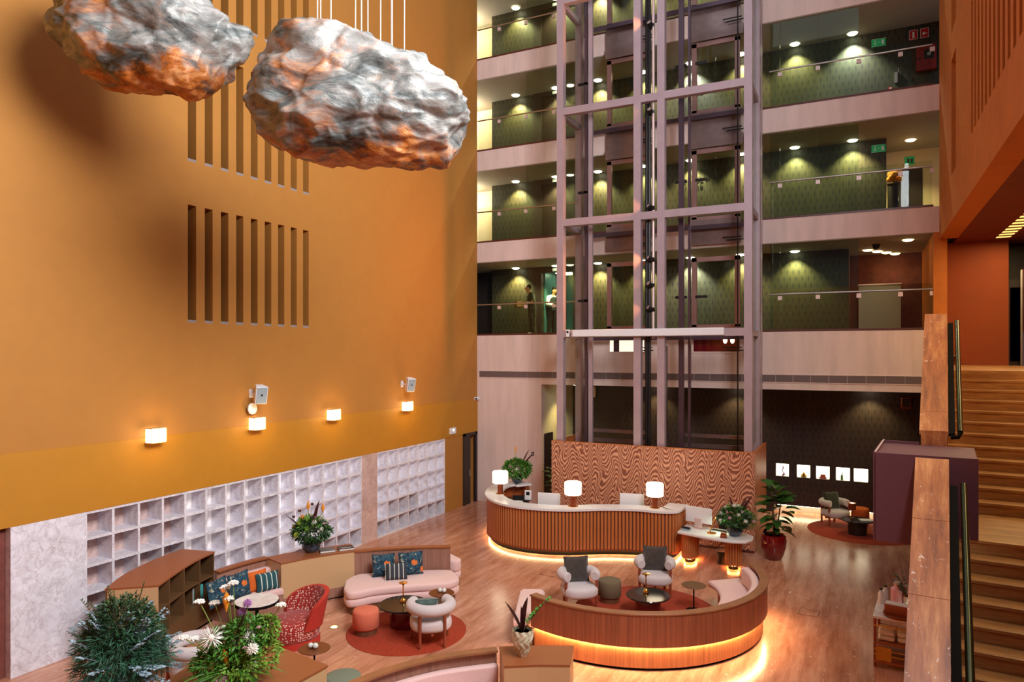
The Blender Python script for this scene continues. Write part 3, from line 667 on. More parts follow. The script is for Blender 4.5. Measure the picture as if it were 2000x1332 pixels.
SA = math.radians(5.1)                                     # the stair is turned a little clockwise
stair = thing('staircase', 'wide brown travertine staircase climbing away on the right', 'staircase', (1.38, 14.9, 0), -SA)
SW = 2.45; RZ, TR = 0.16, 0.30
def stepbox(y0, y1, z): return MB().box(0, SW, y0, y1, z - 0.03, z).box(0, SW, y0 + 0.012, y1, z - 0.42, z - 0.03)
ob('mezzanine_floor', MB().box(0.0, SW, 0, 7.0, 4.39, 4.69), 'step_stone', stair)
sm = stepbox(0, TR, 0).mesh('step', 'step_stone')
for n in range(1, 12): link('step', sm, stair, (0, -TR * n, 4.69 - RZ * n))
ob('landing', MB().box(0, SW, -4.95, -3.3, 2.74, 2.77).box(0, SW, -4.94, -3.3, 2.35, 2.74), 'step_stone', stair)
for n in range(1, 17): link('step', sm, stair, (0, -4.95 - TR * n, 2.77 - RZ * n))
slope = RZ / TR
# stone parapet: core wall and separate cap slabs
def para(y0, z0, y1, z1, x0=-0.34, x1=0.0): return MB().add([(x0, y0, 0), (x1, y0, 0), (x1, y1, 0), (x0, y1, 0), (x0, y0, z0), (x1, y0, z0), (x1, y1, z1), (x0, y1, z1)], [(0, 3, 2, 1), (4, 5, 6, 7), (0, 1, 5, 4), (1, 2, 6, 5), (2, 3, 7, 6), (3, 0, 4, 7)])
zt0 = 5.72; yt0 = -0.05
zu = lambda y: zt0 + (y - yt0) * slope
zl = lambda y: 3.72 + (y + 5.0) * slope
ob('parapet_wall', para(-3.45, zu(-3.45) - 0.06, yt0, zt0 - 0.06, -0.33, -0.01), 'parapet_stone', stair)
ob('parapet_wall', para(-9.8, zl(-9.8) - 0.06, -5.0, 3.66, -0.33, -0.01), 'parapet_stone', stair)
def slabcap(y0, y1, zf, x0, x1): return MB().add([(x0, y0, zf(y0) - 0.06), (x1, y0, zf(y0) - 0.06), (x1, y1, zf(y1) - 0.06), (x0, y1, zf(y1) - 0.06), (x0, y0, zf(y0)), (x1, y0, zf(y0)), (x1, y1, zf(y1)), (x0, y1, zf(y1))], [(0, 3, 2, 1), (4, 5, 6, 7), (0, 1, 5, 4), (1, 2, 6, 5), (2, 3, 7, 6), (3, 0, 4, 7)])
for y0, y1 in ((-3.45, -3.0), (-3.0, yt0)):
    ob('cap_slab', slabcap(y0 + 0.003, y1 - 0.003, zu, -0.35, 0.0), 'parapet_stone', stair)
for i, (y0, y1) in enumerate(((-6.02, -5.0), (-7.04, -6.02), (-8.06, -7.04), (-9.08, -8.06), (-9.8, -9.08))): ob('cap_slab', slabcap(y0 + 0.003, y1 - 0.003, zl, -0.35, 0.0), 'parapet_stone', stair)
# handrails with dark backing plate
for (ya, yb, zf) in ((-3.3, -0.15, lambda y: zu(y) - 0.10), (-9.6, -5.25, lambda y: zl(y) - 0.12)):
    hr = ob('handrail', MB().tube([(0.145, ya, zf(ya)), (0.145, yb, zf(yb))], 0.036, 14), 'bronze_rail', stair, smooth=50)
    ob('backing_plate', MB().add([(0.005, ya, zf(ya) - 0.06), (0.085, ya, zf(ya) - 0.06), (0.085, yb, zf(yb) - 0.06), (0.005, yb, zf(yb) - 0.06), (0.005, ya, zf(ya) - 0.02), (0.085, ya, zf(ya) - 0.02), (0.085, yb, zf(yb) - 0.02), (0.005, yb, zf(yb) - 0.02)], [(0, 3, 2, 1), (4, 5, 6, 7), (0, 1, 5, 4), (1, 2, 6, 5), (2, 3, 7, 6), (3, 0, 4, 7)]), 'bronze_dark', hr)
    ob('end_bracket', MB().tube([(0.145, ya, zf(ya)), (0.12, ya - 0.05, zf(ya) - 0.06), (0.03, ya - 0.05, zf(ya) - 0.07)], 0.03, 8), 'bronze_dark', hr, smooth=60)
# aubergine box projecting from the landing
pb = thing('landing_box', 'dark aubergine box projecting over the lobby from the stair landing', 'balcony box', (1.38, 14.9, 0), -SA)
ob('side', B(-0.82, -0.79, -4.93, -3.47, 2.62, 3.74), 'purple', pb); ob('front', MB().box(-0.79, -0.35, -4.96, -4.93, 2.62, 3.74).box(-0.35, 0.30, -4.96, -4.93, 2.775, 3.74), 'purple', pb)
ob('back', B(-0.79, -0.35, -3.47, -3.44, 2.62, 3.74), 'purple', pb); ob('floor_plate', B(-0.79, 0.30, -4.93, -3.47, 2.78, 2.82), 'purple', pb)
ob('top_plate', B(-0.79, 0.30, -4.93, -3.47, 3.66, 3.70), 'purple', pb)
ob('edge_strip', B(-0.8, -0.785, -4.93, -3.47, 3.74, 3.755), 'clamp_metal', pb)

# ------------------------------------------------------------------ lift tower
YF, YR_ = 18.5, 19.95
PX = [-7.82, -5.56, -4.91, -2.68]
tw = thing('lift_tower', 'tall open steel lift tower with two shafts in front of the galleries', 'lift tower', (0, 0, 0))
for x in PX: ob('post', B(x, x + 0.2, YF, YF + 0.2, 0, 19), 'steel_mauve', tw)
for x in (PX[0], PX[3]): ob('post', B(x, x + 0.2, YR_, YR_ + 0.2, 0, 19), 'steel_mauve', tw)
ob('post', B(-2.68, -2.5, YB - 0.25, YB - 0.05, 0, 19), 'steel_mauve', tw)
BZ = [5.55, 8.72, 11.89, 15.06]
for i, z in enumerate(BZ):
    ob('front_beam', B(PX[0] + 0.19, PX[3] + 0.01, YF + 0.005, YF + 0.19, z - 0.1, z + 0.1), 'steel_mauve', tw)
    for x in (PX[0] + 0.02, PX[3] + 0.02): ob('side_beam', B(x, x + 0.15, YF + 0.2, YB - 0.02, z - 0.1, z + 0.05), 'steel_mauve', tw)
    ob('rear_beam', B(PX[0] + 0.2, PX[3], YR_ + 0.45, YR_ + 0.55, z - 0.16, z - 0.04), 'rail_dark', tw)
    for x in (-7.3, -4.45, -3.9): ob('rail_bracket', B(x - 0.16, x + 0.16, 19.25, 19.31, z + 0.95, z + 1.02), 'rail_black', tw)
# guide rails and cables
for x, y, wd, m in ((-7.22, 19.3, 0.045, 'rail_dark'), (-7.08, 19.3, 0.06, 'steel_mauve'), (-4.42, 19.2, 0.07, 'rail_dark'), (-4.2, 19.2, 0.032, 'rail_dark'), (-5.3, 19.0, 0.04, 'rail_dark'), (-4.98, 19.0, 0.05, 'rail_dark'), (-3.0, 19.6, 0.012, 'rail_black')):
    ob('guide_rail', B(x - wd, x + wd, y - 0.05, y + 0.05, 0, 19), m, tw)
for x in (-5.28, -5.21, -5.17): ob('cable', MB().tube([(x, 18.78, 0), (x, 18.78, 19)], 0.018 if x > -5.2 else 0.032, 6), 'rail_black', tw, smooth=60)
ob('conduit', MB().tube([(-5.07, 18.72, 5.4), (-5.07, 18.72, 19)], 0.04, 8), 'clamp_metal', tw, smooth=60)
ob('counterweight_channel', B(-4.9, -4.8, 18.9, 19.2, 0, 5.2), 'rail_dark', tw)
for x0, x1 in ((PX[0] + 0.2, PX[1]), (PX[2] + 0.2, PX[3])):      # pit buffers and glazing of each shaft
    ob('pit_beam', MB().box(x0, x1, 20.1, 20.2, 2.62, 2.72).box(x0, x1, 20.3, 20.4, 2.3, 2.42), 'apron', tw)
for x in (PX[0] + 0.09, PX[3] + 0.1):
    for za, zb in zip([2.6] + [b + 0.06 for b in BZ], [b - 0.1 for b in BZ] + [19]): ob('glass_pane', B(x, x + 0.01, YF + 0.2, YB - 0.3, za, zb), 'glass', tw)
# landing doors of the glass lifts, one per gallery and shaft
for k, z in enumerate([0.0] + LV):
    for sname, x0, x1 in (('left', -7.04, -5.68), ('right', -4.45, -3.1)):
        if k == 0: continue
        o = thing('lift_landing_door', 'glazed steel landing door of the %s lift shaft on the %s gallery' % (sname, LVN[k - 1]), 'lift door', (0, YB - 0.12, z), 0, 'glass lift landing doors')
        fr = MB().box(x0, x0 + 0.14, 0, 0.1, 0.15, 2.16).box(x1 - 0.14, x1, 0, 0.1, 0.15, 2.16).box(x0, x1, 0, 0.1, 2.05, 2.18).box(x0, x1, 0, 0.1, 0.12, 0.22)
        ob('frame', fr, 'door_frame', o); xm = (x0 + x1) / 2
        for a, b in ((x0 + 0.14, xm - 0.004), (xm + 0.004, x1 - 0.14)): ob('glass_leaf', B(a, b, 0.04, 0.055, 0.22, 2.05), 'glass', o)
        if k > 1: ob('apron_panel', B(x0 - 0.02, x1 + 0.02, -0.04, 0.02, -0.6, 0.12), 'apron', o); ob('lintel_box', B(x0 - 0.04, x1 + 0.1, -0.06, 0.06, 2.2, 2.5), 'apron', o)
        ob('latch', MB().box(x1 - 0.45, x1 + 0.08, -0.14, -0.12, -0.46, -0.43).box(x1 - 0.35, x1 + 0.12, -0.14, -0.12, -0.54, -0.51), 'rail_black', o)
# two windows under the lowest gallery, behind the lift shafts
for sname, x0, x1, m in (('left', -6.98, -5.9, 'cream_wall'), ('right', -4.42, -3.12, 'dark_red_gloss')):
    o = thing('lit_window', 'lit window in the wall behind the %s lift shaft under the lowest gallery' % sname, 'window', ((x0 + x1) / 2, YB - 0.02, 5.05)); hw = (x1 - x0) / 2
    ob('frame', MB().box(-hw - 0.06, -hw, 0, 0.02, -0.04, 0.46).box(hw, hw + 0.06, 0, 0.02, -0.04, 0.46).box(-hw, hw, 0, 0.02, -0.04, 0).box(-hw, hw, 0, 0.02, 0.42, 0.46), 'slab', o)
    ob('pane', B(-hw, hw, 0.005, 0.012, 0, 0.42), 'window_glow' if sname == 'left' else m, o)
    if sname == 'left': ob('mullion', B(-hw + 0.12, -hw + 0.3, -0.005, 0.005, 0, 0.42), 'rail_dark', o)
    else:
        for q in (0.25, 0.45): ob('painted_highlight', MB().ball((q, 0.0, 0.33), (0.06, 0.02, 0.1), 10, 6), 'led_white', o, smooth=60)  # glowing blobs paint white highlights on the red pane; no lamps there
# stage spots clamped to the conduit
for i, (z, rz) in enumerate([(12.1 - 0.55, 0.3), (8.95, -0.2), (7.55, -0.25), (6.85, -0.1), (6.2, -0.25), (13.9, 0.2)]):
    o = thing('spot_lamp', ['black clamp-on spot lamp just below the upper cross beam of the lift tower', 'black clamp-on spot lamp just above the middle cross beam of the lift tower', 'topmost of three black spot lamps above the white screen casing', 'middle of three black spot lamps above the white screen casing', 'lowest of three black spot lamps above the white screen casing', 'highest black spot lamp on the lift tower conduit'][i], 'spotlight', (-5.13, 18.66, z), rz, 'black spot lamps on the lift tower')
    M = T((0, 0, 0), math.radians(62), 0, math.radians(-25))
    ob('body', MB().lathe([(0.05, -0.12), (0.06, 0.0), (0.065, 0.1)], 14, M), 'black', o, smooth=50); ob('lens', MB().lathe([(0, 0.101), (0.058, 0.101)], 14, M), 'clamp_metal', o); ob('clamp', B(0.0, 0.1, -0.02, 0.04, -0.04, 0.04), 'black', o)
    l = bpy.data.lights.new('spot_light', 'SPOT'); l.energy = 330; l.color = (1.0, 0.40, 0.12); l.spot_size = 1.25; l.spot_blend = 1.0; l.shadow_soft_size = 0.22; lo = bpy.data.objects.new('spot_light', l); COL.objects.link(lo); lo.location = (-5.35, 18.4, z); lo.rotation_euler = (Vector((-11.7, 16.5 + (i % 3) * 0.9, z - 1.0 + (i % 2) * 2.0)) - lo.location).to_track_quat('-Z', 'Y').to_euler()
# white screen casing on the lowest beam
o = thing('screen_casing', 'long white roll-up screen casing fixed along the lower beam of the lift tower', 'screen casing', (0, YF - 0.1, 5.46))
ob('casing', B(-7.28, -3.15, -0.07, 0.106, 0, 0.2), 'white_plastic', o, bevel=0.02); ob('end_cap', B(-7.30, -7.28, -0.07, 0.09, 0, 0.2), 'clamp_metal', o); ob('slit', B(-7.25, -3.2, -0.02, 0.02, -0.004, 0.001), 'black', o)
o = thing('control_box', 'small white control box left of the white screen casing', 'control box', (-7.46, YF - 0.03, 5.47)); ob('case', B(-0.05, 0.05, -0.04, 0.03, 0, 0.2), 'white_plastic', o); ob('display', B(-0.03, 0.03, -0.045, -0.04, 0.1, 0.16), 'black', o)
# wavy-grained timber enclosure round the foot of the tower
pt = thing('timber_screen', 'chest-high wall of wavy-grained brown timber behind the reception', 'partition', (0, 0, 0))
for i in range(5):
    a = -7.92 + 1.106 * i; ob('front_panel', B(a + 0.0015, a + 1.1045, 18.36, 18.44, 0, 2.5), 'wavy_wood', pt)
ob('side_panel', B(-2.46, -2.39, 18.44, 20.6, 0, 2.5), 'wood_orange', pt); ob('side_panel', B(-7.92, -7.86, 18.44, 20.6, 0, 2.5), 'wood_orange', pt)
ob('top_rail', MB().box(-7.92, -2.39, 18.358, 18.442, 2.5, 2.515).box(-2.462, -2.388, 18.44, 20.6, 2.5, 2.515), 'wood_orange', pt)
ob('skirting', B(-7.9, -2.4, 18.34, 18.36, 0, 0.06), 'granite_red', pt)

# ------------------------------------------------------------------ signs and numbers
def text(name, body, size, loc, m, parent, rz=0.0, ext=0.004):
    c = bpy.data.curves.new(name, 'FONT'); c.body = body; c.size = size; c.extrude = ext; c.align_x = 'CENTER'; c.resolution_u = 2
    t = bpy.data.objects.new(name + '_tmp', c); COL.objects.link(t); bpy.context.view_layer.update()
    me = bpy.data.meshes.new_from_object(t.evaluated_get(bpy.context.evaluated_depsgraph_get())); bpy.data.objects.remove(t)
    me.materials.clear(); me.materials.append(MATS[m])
    return link(name, me, parent, loc, (PI / 2, 0, rz))
o = thing('floor_number', 'dark floor number 3 on the corridor wall of the third gallery', 'sign', (-4.95, 22.74, 12.95)); text('numeral', '3', 0.7, (0, -0.008, 0.62), 'black', o); text('room_numbers', '301-352', 0.2, (0.05, -0.008, 0.36), 'black', o)
o = thing('floor_number', 'dark floor number 2 with room numbers on the corridor wall of the second gallery', 'sign', (-4.88, 22.74, 10.35)); text('numeral', '2', 0.62, (0, -0.008, 0.34), 'black', o); text('room_numbers', '201-252 >', 0.22, (0.05, -0.008, 0.13), 'black', o); text('room_numbers', '217-218', 0.2, (-0.02, -0.008, -0.08), 'black', o)
for k, (z, lb) in enumerate(((13.82, 'green exit sign on the third gallery wall'), (10.78, 'green exit sign on the second gallery wall'))):
    o = thing('exit_sign', lb, 'exit sign', (0.42, 22.68, z)); ob('plate', B(-0.18, 0.18, 0, 0.05, 0, 0.2), 'sign_green', o)
    f = MB().ball((-0.08, 0, 0.155), 0.018, 8, 6).tube([(-0.085, 0, 0.14), (-0.095, 0, 0.09), (-0.12, 0, 0.04)], 0.011, 5).tube([(-0.095, 0, 0.09), (-0.065, 0, 0.06), (-0.07, 0, 0.035)], 0.010, 5).box(-0.04, 0.04, -0.004, 0.002, 0.1, 0.112).box(0.075, 0.135, -0.004, 0.002, 0.04, 0.16)
    ob('pictogram', f, 'sign_white', o); ob('border', MB().box(-0.185, 0.185, -0.003, 0.0, 0.2, 0.206).box(-0.185, 0.185, -0.003, 0, -0.006, 0.0), 'sign_white', o)
for i, x in enumerate((1.29, 1.56)):
    o = thing('fire_sign', ['red fire extinguisher sign on the third gallery wall', 'red fire alarm sign right of the extinguisher sign'][i], 'fire sign', (x, 22.70, 13.84)); ob('plate', B(-0.1, 0.1, 0, 0.04, 0, 0.26), 'sign_red', o)
    ob('border', MB().box(-0.105, 0.105, -0.002, 0.0, 0.255, 0.265).box(-0.105, 0.105, -0.002, 0.0, -0.005, 0.005).box(-0.105, -0.095, -0.002, 0, 0, 0.26).box(0.095, 0.105, -0.002, 0, 0, 0.26), 'sign_white', o)
    ob('pictogram', MB().box(-0.025, 0.025, -0.006, 0, 0.04, 0.17).ball((0, 0, 0.19), 0.025, 8, 6) if i == 0 else MB().ball((-0.02, 0, 0.12), (0.035, 0.006, 0.04), 10, 6).box(0.03, 0.06, -0.006, 0, 0.1, 0.13), 'sign_white', o)
o = thing('fire_hose_cabinet', 'dark red fire hose cabinet at the right end of the third gallery', 'hose cabinet', (1.6, 22.6, 12.9)); ob('case', B(-0.24, 0.24, 0, 0.14, 0, 0.7), 'fire_red', o, bevel=0.01); ob('window', B(-0.06, 0.18, -0.005, 0, 0.3, 0.56), 'black', o); ob('reel', MB().lathe([(0, 0), (0.05, 0.0), (0.05, 0.012)], 14, T((0.06, -0.005, 0.43), PI / 2)), 'metal', o); ob('lock', B(-0.2, -0.13, -0.006, 0, 0.3, 0.35), 'black', o)
o = thing('call_point', 'small glowing red call point on the third gallery wall', 'call point', (0.72, 22.7, 12.55)); ob('case', B(-0.05, 0.05, 0, 0.05, -0.05, 0.05), 'sign_red', o); ob('lens', MB().ball((0.01, 0, 0.01), 0.025, 8, 6), 'sign_white', o)
o = thing('door_closer', 'slim pale metal handle of the dark door on the third gallery', 'door handle', (0.86, 22.7, 12.7)); ob('plate', B(-0.04, 0.04, 0, 0.05, 0, 0.3), 'metal', o); ob('lever', B(0.05, 0.07, -0.03, 0.0, 0.28, 0.4), 'metal', o)
o = thing('security_camera', 'small white bullet camera on the corner where the walls meet', 'security camera', (-11.66, YB - 0.08, 3.47)); ob('body', MB().lathe([(0.0, -0.1), (0.05, -0.1), (0.06, 0.1), (0, 0.1)], 12, T((0.02, -0.06, 0), PI / 2, 0, -0.4)), 'white_plastic', o, smooth=50); ob('lens', MB().ball((0.06, -0.16, 0), 0.035, 8, 6), 'black', o)
for i, x in enumerate((-9.62, -9.42)):
    o = thing('wall_switch', ['dark switch plate on the beige wall behind the counter', 'pale switch plate next to the lit passage'][i], 'switch', (x, YB, 1.72)); ob('plate', B(-0.04, 0.04, -0.015, 0, -0.06, 0.06), 'black' if i == 0 else 'slab', o); ob('rocker', B(-0.02, 0.02, -0.02, -0.015, -0.03, 0.03), 'white_plastic', o)
o = thing('wall_speaker', 'cream wall speaker high in the passage behind the lift tower', 'loudspeaker', (-8.55, 23.4, 3.45)); ob('case', B(-0.14, 0.14, -0.02, 0.1, 0, 0.38), 'cream_wall', o, bevel=0.03); ob('grille', B(-0.1, 0.1, -0.026, -0.02, 0.05, 0.33), 'slab', o)
o = thing('wall_speaker', 'brown wall speaker high on the dark wall beside the stair parapet', 'loudspeaker', (1.15, 23.4, 3.38)); ob('case', B(-0.14, 0.14, -0.02, 0.1, 0, 0.34), 'copper', o, bevel=0.03); ob('grille', B(-0.1, 0.1, -0.026, -0.02, 0.05, 0.3), 'dark_door', o)

# ------------------------------------------------------------------ hanging rock sculptures
def rock(name, label, loc, half, seed, tilt, shape):
    root = thing(name, label, 'sculpture', loc, 0)
    n = 84; vs = []; idx = {}; fs = []
    def key(p): return (round(p[0], 5), round(p[1], 5), round(p[2], 5))
    for ax in range(3):
        for sg in (-1, 1):
            g = []
            for i in range(n + 1):
                r_ = []
                for j in range(n + 1):
                    a = math.tan((i / n * 2 - 1) * PI / 4); b = math.tan((j / n * 2 - 1) * PI / 4)
                    p = [0, 0, 0]; p[ax] = sg; p[(ax + 1) % 3] = a * sg; p[(ax + 2) % 3] = b; k = key(p)
                    if k not in idx: idx[k] = len(vs); vs.append(p)
                    r_.append(idx[k])
                g.append(r_)
            for i in range(n):
                for j in range(n): fs.append((g[i][j], g[i + 1][j], g[i + 1][j + 1], g[i][j + 1]))
    out = []; off = Vector((seed * 13.1, seed * 7.7, seed * 3.3))
    rr = random.Random(seed); planes = []
    for q in range(34):
        d = Vector((rr.gauss(0, 1), rr.gauss(0, 1), rr.gauss(0, 1))).normalized(); planes.append((d, rr.uniform(0.88, 1.06)))
    def prof(tab, t):
        for (a, b), (c, d_) in zip(tab, tab[1:]):
            if t <= c: return b + (d_ - b) * max(0, (t - a)) / (c - a)
        return tab[-1][1]
    for p in vs:
        d = Vector(p).normalized(); m_ = max(abs(p[0]), abs(p[1]), abs(p[2])); sq = Vector(p) / m_
        q = d.lerp(sq * 0.86, 0.62)
        for pd, ph in planes:
            t = q.dot(pd)
            if t > ph: q -= pd * (t - ph) * 0.85
        zz = q.z * (prof(shape[0], q.x) if q.z > 0 else prof(shape[1], q.x))
        w_ = Vector((q.x * half[0], q.y * half[1] * (0.75 + 0.25 * prof(shape[0], q.x)), zz))
        c_ = Vector((w_.x * 0.75 + w_.z * 0.35, w_.y, w_.z * 1.1 - w_.x * 0.25))
        nz = noise.ridged_multi_fractal(c_ * 0.9 + off, 1.0, 2.0, 2, 1.0, 2.0, noise_basis='PERLIN_ORIGINAL') - 1.0
        n2 = noise.fractal(w_ * 0.6 + off * 2, 1.0, 2.0, 2, noise_basis='PERLIN_ORIGINAL'); n3 = noise.ridged_multi_fractal(c_ * 2.3 + off, 1.0, 2.0, 2, 1.0, 2.0, noise_basis='PERLIN_ORIGINAL') - 1.0
        cell = noise.voronoi(c_ * 1.25 + off)[0]; cr = cell[1] - cell[0]; cell2 = noise.voronoi(c_ * 2.9 + off * 3)[0]; cr2 = cell2[1] - cell2[0]
        w_ += d * (0.15 * nz + 0.12 * n2 + 0.06 * n3 + 0.20 * min(cr, 0.7) + 0.06 * min(cr2, 0.6) - 0.08)
        out.append(tilt @ w_)
    mb = MB(); mb.v = [tuple(v) for v in out]; mb.f = fs
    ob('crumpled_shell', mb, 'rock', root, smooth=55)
    return root, out
shp2 = ([(-1, 1.0), (-0.1, 1.08), (0.25, 0.84), (0.65, 0.70), (1, 0.62)], [(-1, 0.70), (-0.6, 0.86), (0.3, 1.02), (0.7, 0.98), (1, 0.62)])
shp1 = ([(-1, 1.0), (0.2, 1.0), (0.6, 0.50), (1, 0.05)], [(-1, 0.30), (-0.5, 0.80), (0.2, 1.02), (0.5, 1.22), (0.8, 1.05), (1, 0.55)])
yaw = math.atan(0.5)
r2, pts2 = rock('rock_sculpture', 'large hanging crumpled grey and rust rock sculpture, nearer the lift tower', (-6.35, 7.88, 8.52), (1.72, 0.95, 1.06), 3, Matrix.Rotation(yaw, 3, 'Z'), shp2)
r1, pts1 = rock('rock_sculpture', 'hanging crumpled grey and rust rock sculpture at the upper left, cut by the frame', (-9.45, 6.85, 9.75), (1.58, 0.85, 1.06), 8, Matrix.Rotation(yaw, 3, 'Z'), shp1)
def top_at(pts, x, y):
    return max((p.z for p in pts if abs(p.x - x) < 0.12 and abs(p.y - y) < 0.12), default=0.6)
for root, pts, xs in ((r2, pts2, [(-0.62, 0.1), (-0.58, 0.12), (-0.35, -0.2), (-0.1, 0.2), (0.03, 0.0), (0.1, 0.1), (0.3, 0.0), (0.42, 0.2), (0.48, -0.1), (0.62, 0.1)]), (r1, pts1, [(-0.5, 0.0), (0.0, 0.2), (0.5, 0.0)])):
    for i, (a, b) in enumerate(xs):
        v = Matrix.Rotation(yaw, 3, 'Z') @ Vector((a, b, 0)); z = top_at(pts, v.x, v.y)
        ob('suspension_cable', MB().tube([(v.x, v.y, z - 0.05), (v.x + (0.03 if i % 3 == 0 else 0), v.y, 11.0)], 0.009, 5), 'cable', root)

# ------------------------------------------------------------------ people
def person(name, label, loc, rz, skeleton, radii, edges, body_m, parts):
    root = thing(name, label, 'person', loc, rz)
    me = bpy.data.meshes.new('body'); me.from_pydata(skeleton, edges, []); me.materials.append(MATS[body_m])
    o = link('body', me, root); md = o.modifiers.new('skin', 'SKIN'); md.use_smooth_shade = True
    for i, r in enumerate(radii):
        me.skin_vertices[0].data[i].radius = r if isinstance(r, tuple) else (r, r)
    me.skin_vertices[0].data[0].use_root = True
    o.modifiers.new('sub', 'SUBSURF').levels = 1; o.modifiers['sub'].render_levels = 2
    for n, mb, m in parts(root): ob(n, mb, m, root, smooth=60)
    return root
def limb(a, b, r0, r1, n=10, mid=None):
    pts = [a] + ([mid] if mid else []) + [b]; rs = [r0] + ([(r0 + r1) / 2] if mid else []) + [r1]; return MB().tube(pts, rs, n)
# local: x right of the figure, -y its front
sk = [(0, 0, 0.98), (0, -0.02, 1.15), (0, -0.05, 1.36), (0, -0.10, 1.50), (0, -0.16, 1.60), (0, -0.17, 1.69),
      (0.10, 0, 0.93), (0.11, 0.02, 0.50), (0.12, 0.05, 0.09), (0.12, -0.10, 0.04),
      (-0.10, 0, 0.93), (-0.12, -0.02, 0.50), (-0.13, 0.04, 0.09), (-0.13, -0.11, 0.04),
      (0.19, -0.05, 1.40), (0.27, -0.06, 1.14), (0.13, -0.32, 1.08), (0.09, -0.40, 1.08),
      (-0.19, -0.05, 1.40), (-0.27, -0.08, 1.14), (-0.14, -0.34, 1.06), (-0.10, -0.42, 1.06)]
ed = [(0, 1), (1, 2), (2, 3), (3, 4), (4, 5), (0, 6), (6, 7), (7, 8), (8, 9), (0, 10), (10, 11), (11, 12), (12, 13), (2, 14), (14, 15), (15, 16), (16, 17), (2, 18), (18, 19), (19, 20), (20, 21)]
ra = [(0.12, 0.09), (0.12, 0.09), (0.13, 0.08), 0.06, 0.10, 0.105, 0.075, 0.05, 0.04, 0.04, 0.075, 0.05, 0.04, 0.04, 0.055, 0.042, 0.036, 0.03, 0.055, 0.042, 0.036, 0.03]
def man1(root):
    P = []
    P.append(('shirt', MB().tube([(0, 0.0, 0.96), (0, -0.02, 1.15), (0, -0.05, 1.36), (0, -0.085, 1.46)], [0.18, 0.18, 0.19, 0.095], 16, flat=0.78), 'shirt_dark'))
    for s in (1, -1):
        P.append(('sleeve', MB().tube([(s * 0.08, -0.05, 1.42), (s * 0.18, -0.05, 1.40), (s * 0.25, -0.06, 1.2)], [0.09, 0.095, 0.075], 12), 'shirt_dark'))
        P.append(('trouser_leg', MB().tube([(s * 0.09, 0, 1.0), (s * 0.11, 0.01, 0.5), (s * 0.125, 0.045, 0.08)], [0.13, 0.1, 0.08], 12), 'camo'))
        P.append(('boot', MB().ball((s * 0.125, -0.02, 0.055), (0.055, 0.14, 0.055), 10, 8), 'black'))
        for q in range(4): P.append(('finger', limb((s * (0.10 - 0.012 * q), -0.40, 1.10 - 0.022 * q), (s * (0.045 - 0.01 * q), -0.46, 1.095 - 0.022 * q), 0.011, 0.009, 6), 'skin_tone'))
        P.append(('thumb', limb((s * 0.11, -0.38, 1.12), (s * 0.07, -0.43, 1.145), 0.012, 0.01, 6), 'skin_tone'))
        P.append(('ear', MB().ball((s * 0.09, -0.15, 1.63), (0.015, 0.03, 0.035), 8, 6), 'skin_tone'))
        P.append(('eye', MB().ball((s * 0.033, -0.245, 1.645), 0.011, 6, 5), 'black'))
    P.append(('hair', MB().ball((0, -0.105, 1.675), (0.092, 0.085, 0.092), 14, 8), 'hair')); P.append(('nose', MB().ball((0, -0.26, 1.62), (0.014, 0.02, 0.025), 8, 6), 'skin_tone')); P.append(('mouth', MB().ball((0, -0.245, 1.575), (0.03, 0.01, 0.007), 8, 5), 'brown_red')); return P
person('person', 'man in dark shirt and patterned trousers leaning over the gallery rail with a box', (-10.2, 21.95, LV[0]), math.radians(-50), sk, ra, ed, 'skin_tone', man1)
o = thing('cardboard_box', 'yellow cardboard box held by the man in the dark shirt', 'box', (-10.55, 21.7, LV[0] + 0.98), math.radians(-50)); ob('carton', B(-0.24, 0.24, -0.15, 0.15, 0, 0.2), 'cardboard', o); ob('tape', B(-0.245, 0.245, -0.03, 0.03, 0.2, 0.203), 'paper', o)
def man2(root):
    P = []
    P.append(('vest', MB().tube([(0, 0.0, 0.94), (0, -0.02, 1.15), (0, -0.05, 1.34), (0, -0.07, 1.43)], [0.18, 0.175, 0.18, 0.12], 16, flat=0.8), 'vest_dark'))
    for s in (1, -1):
        P.append(('sleeve', MB().tube([(s * 0.08, -0.05, 1.42), (s * 0.19, -0.05, 1.40), (s * 0.27, -0.06, 1.14), (s * 0.14, -0.31, 1.09)], [0.085, 0.09, 0.075, 0.055], 12), 'shirt_white'))
        P.append(('trouser_leg', MB().tube([(s * 0.09, 0, 0.98), (s * 0.11, 0.01, 0.5), (s * 0.125, 0.045, 0.06)], [0.13, 0.1, 0.08], 12), 'black'))
        P.append(('shoe', MB().ball((s * 0.125, -0.02, 0.05), (0.05, 0.14, 0.05), 10, 8), 'black'))
        for q in range(4): P.append(('finger', limb((s * (0.10 - 0.012 * q), -0.40, 1.10 - 0.02 * q), (s * (0.04 - 0.01 * q), -0.45, 1.09 - 0.02 * q), 0.011, 0.009, 6), 'skin_tone'))
        P.append(('ear', MB().ball((s * 0.09, -0.15, 1.63), (0.015, 0.03, 0.035), 8, 6), 'skin_tone'))
    P.append(('collar', MB().lathe([(0.085, 1.40), (0.075, 1.47)], 14, T((0, -0.085, 0))), 'shirt_white'))
    P.append(('hair', MB().ball((0, -0.125, 1.695), (0.096, 0.1, 0.092), 14, 8), 'hair')); P.append(('nose', MB().ball((0, -0.26, 1.62), (0.014, 0.02, 0.025), 8, 6), 'skin_tone')); return P
person('person', 'man in white shirt and dark waistcoat standing in the teal lift, looking down', (-10.0, 23.25, LV[0]), math.radians(60), sk, ra, ed, 'skin_tone', man2)
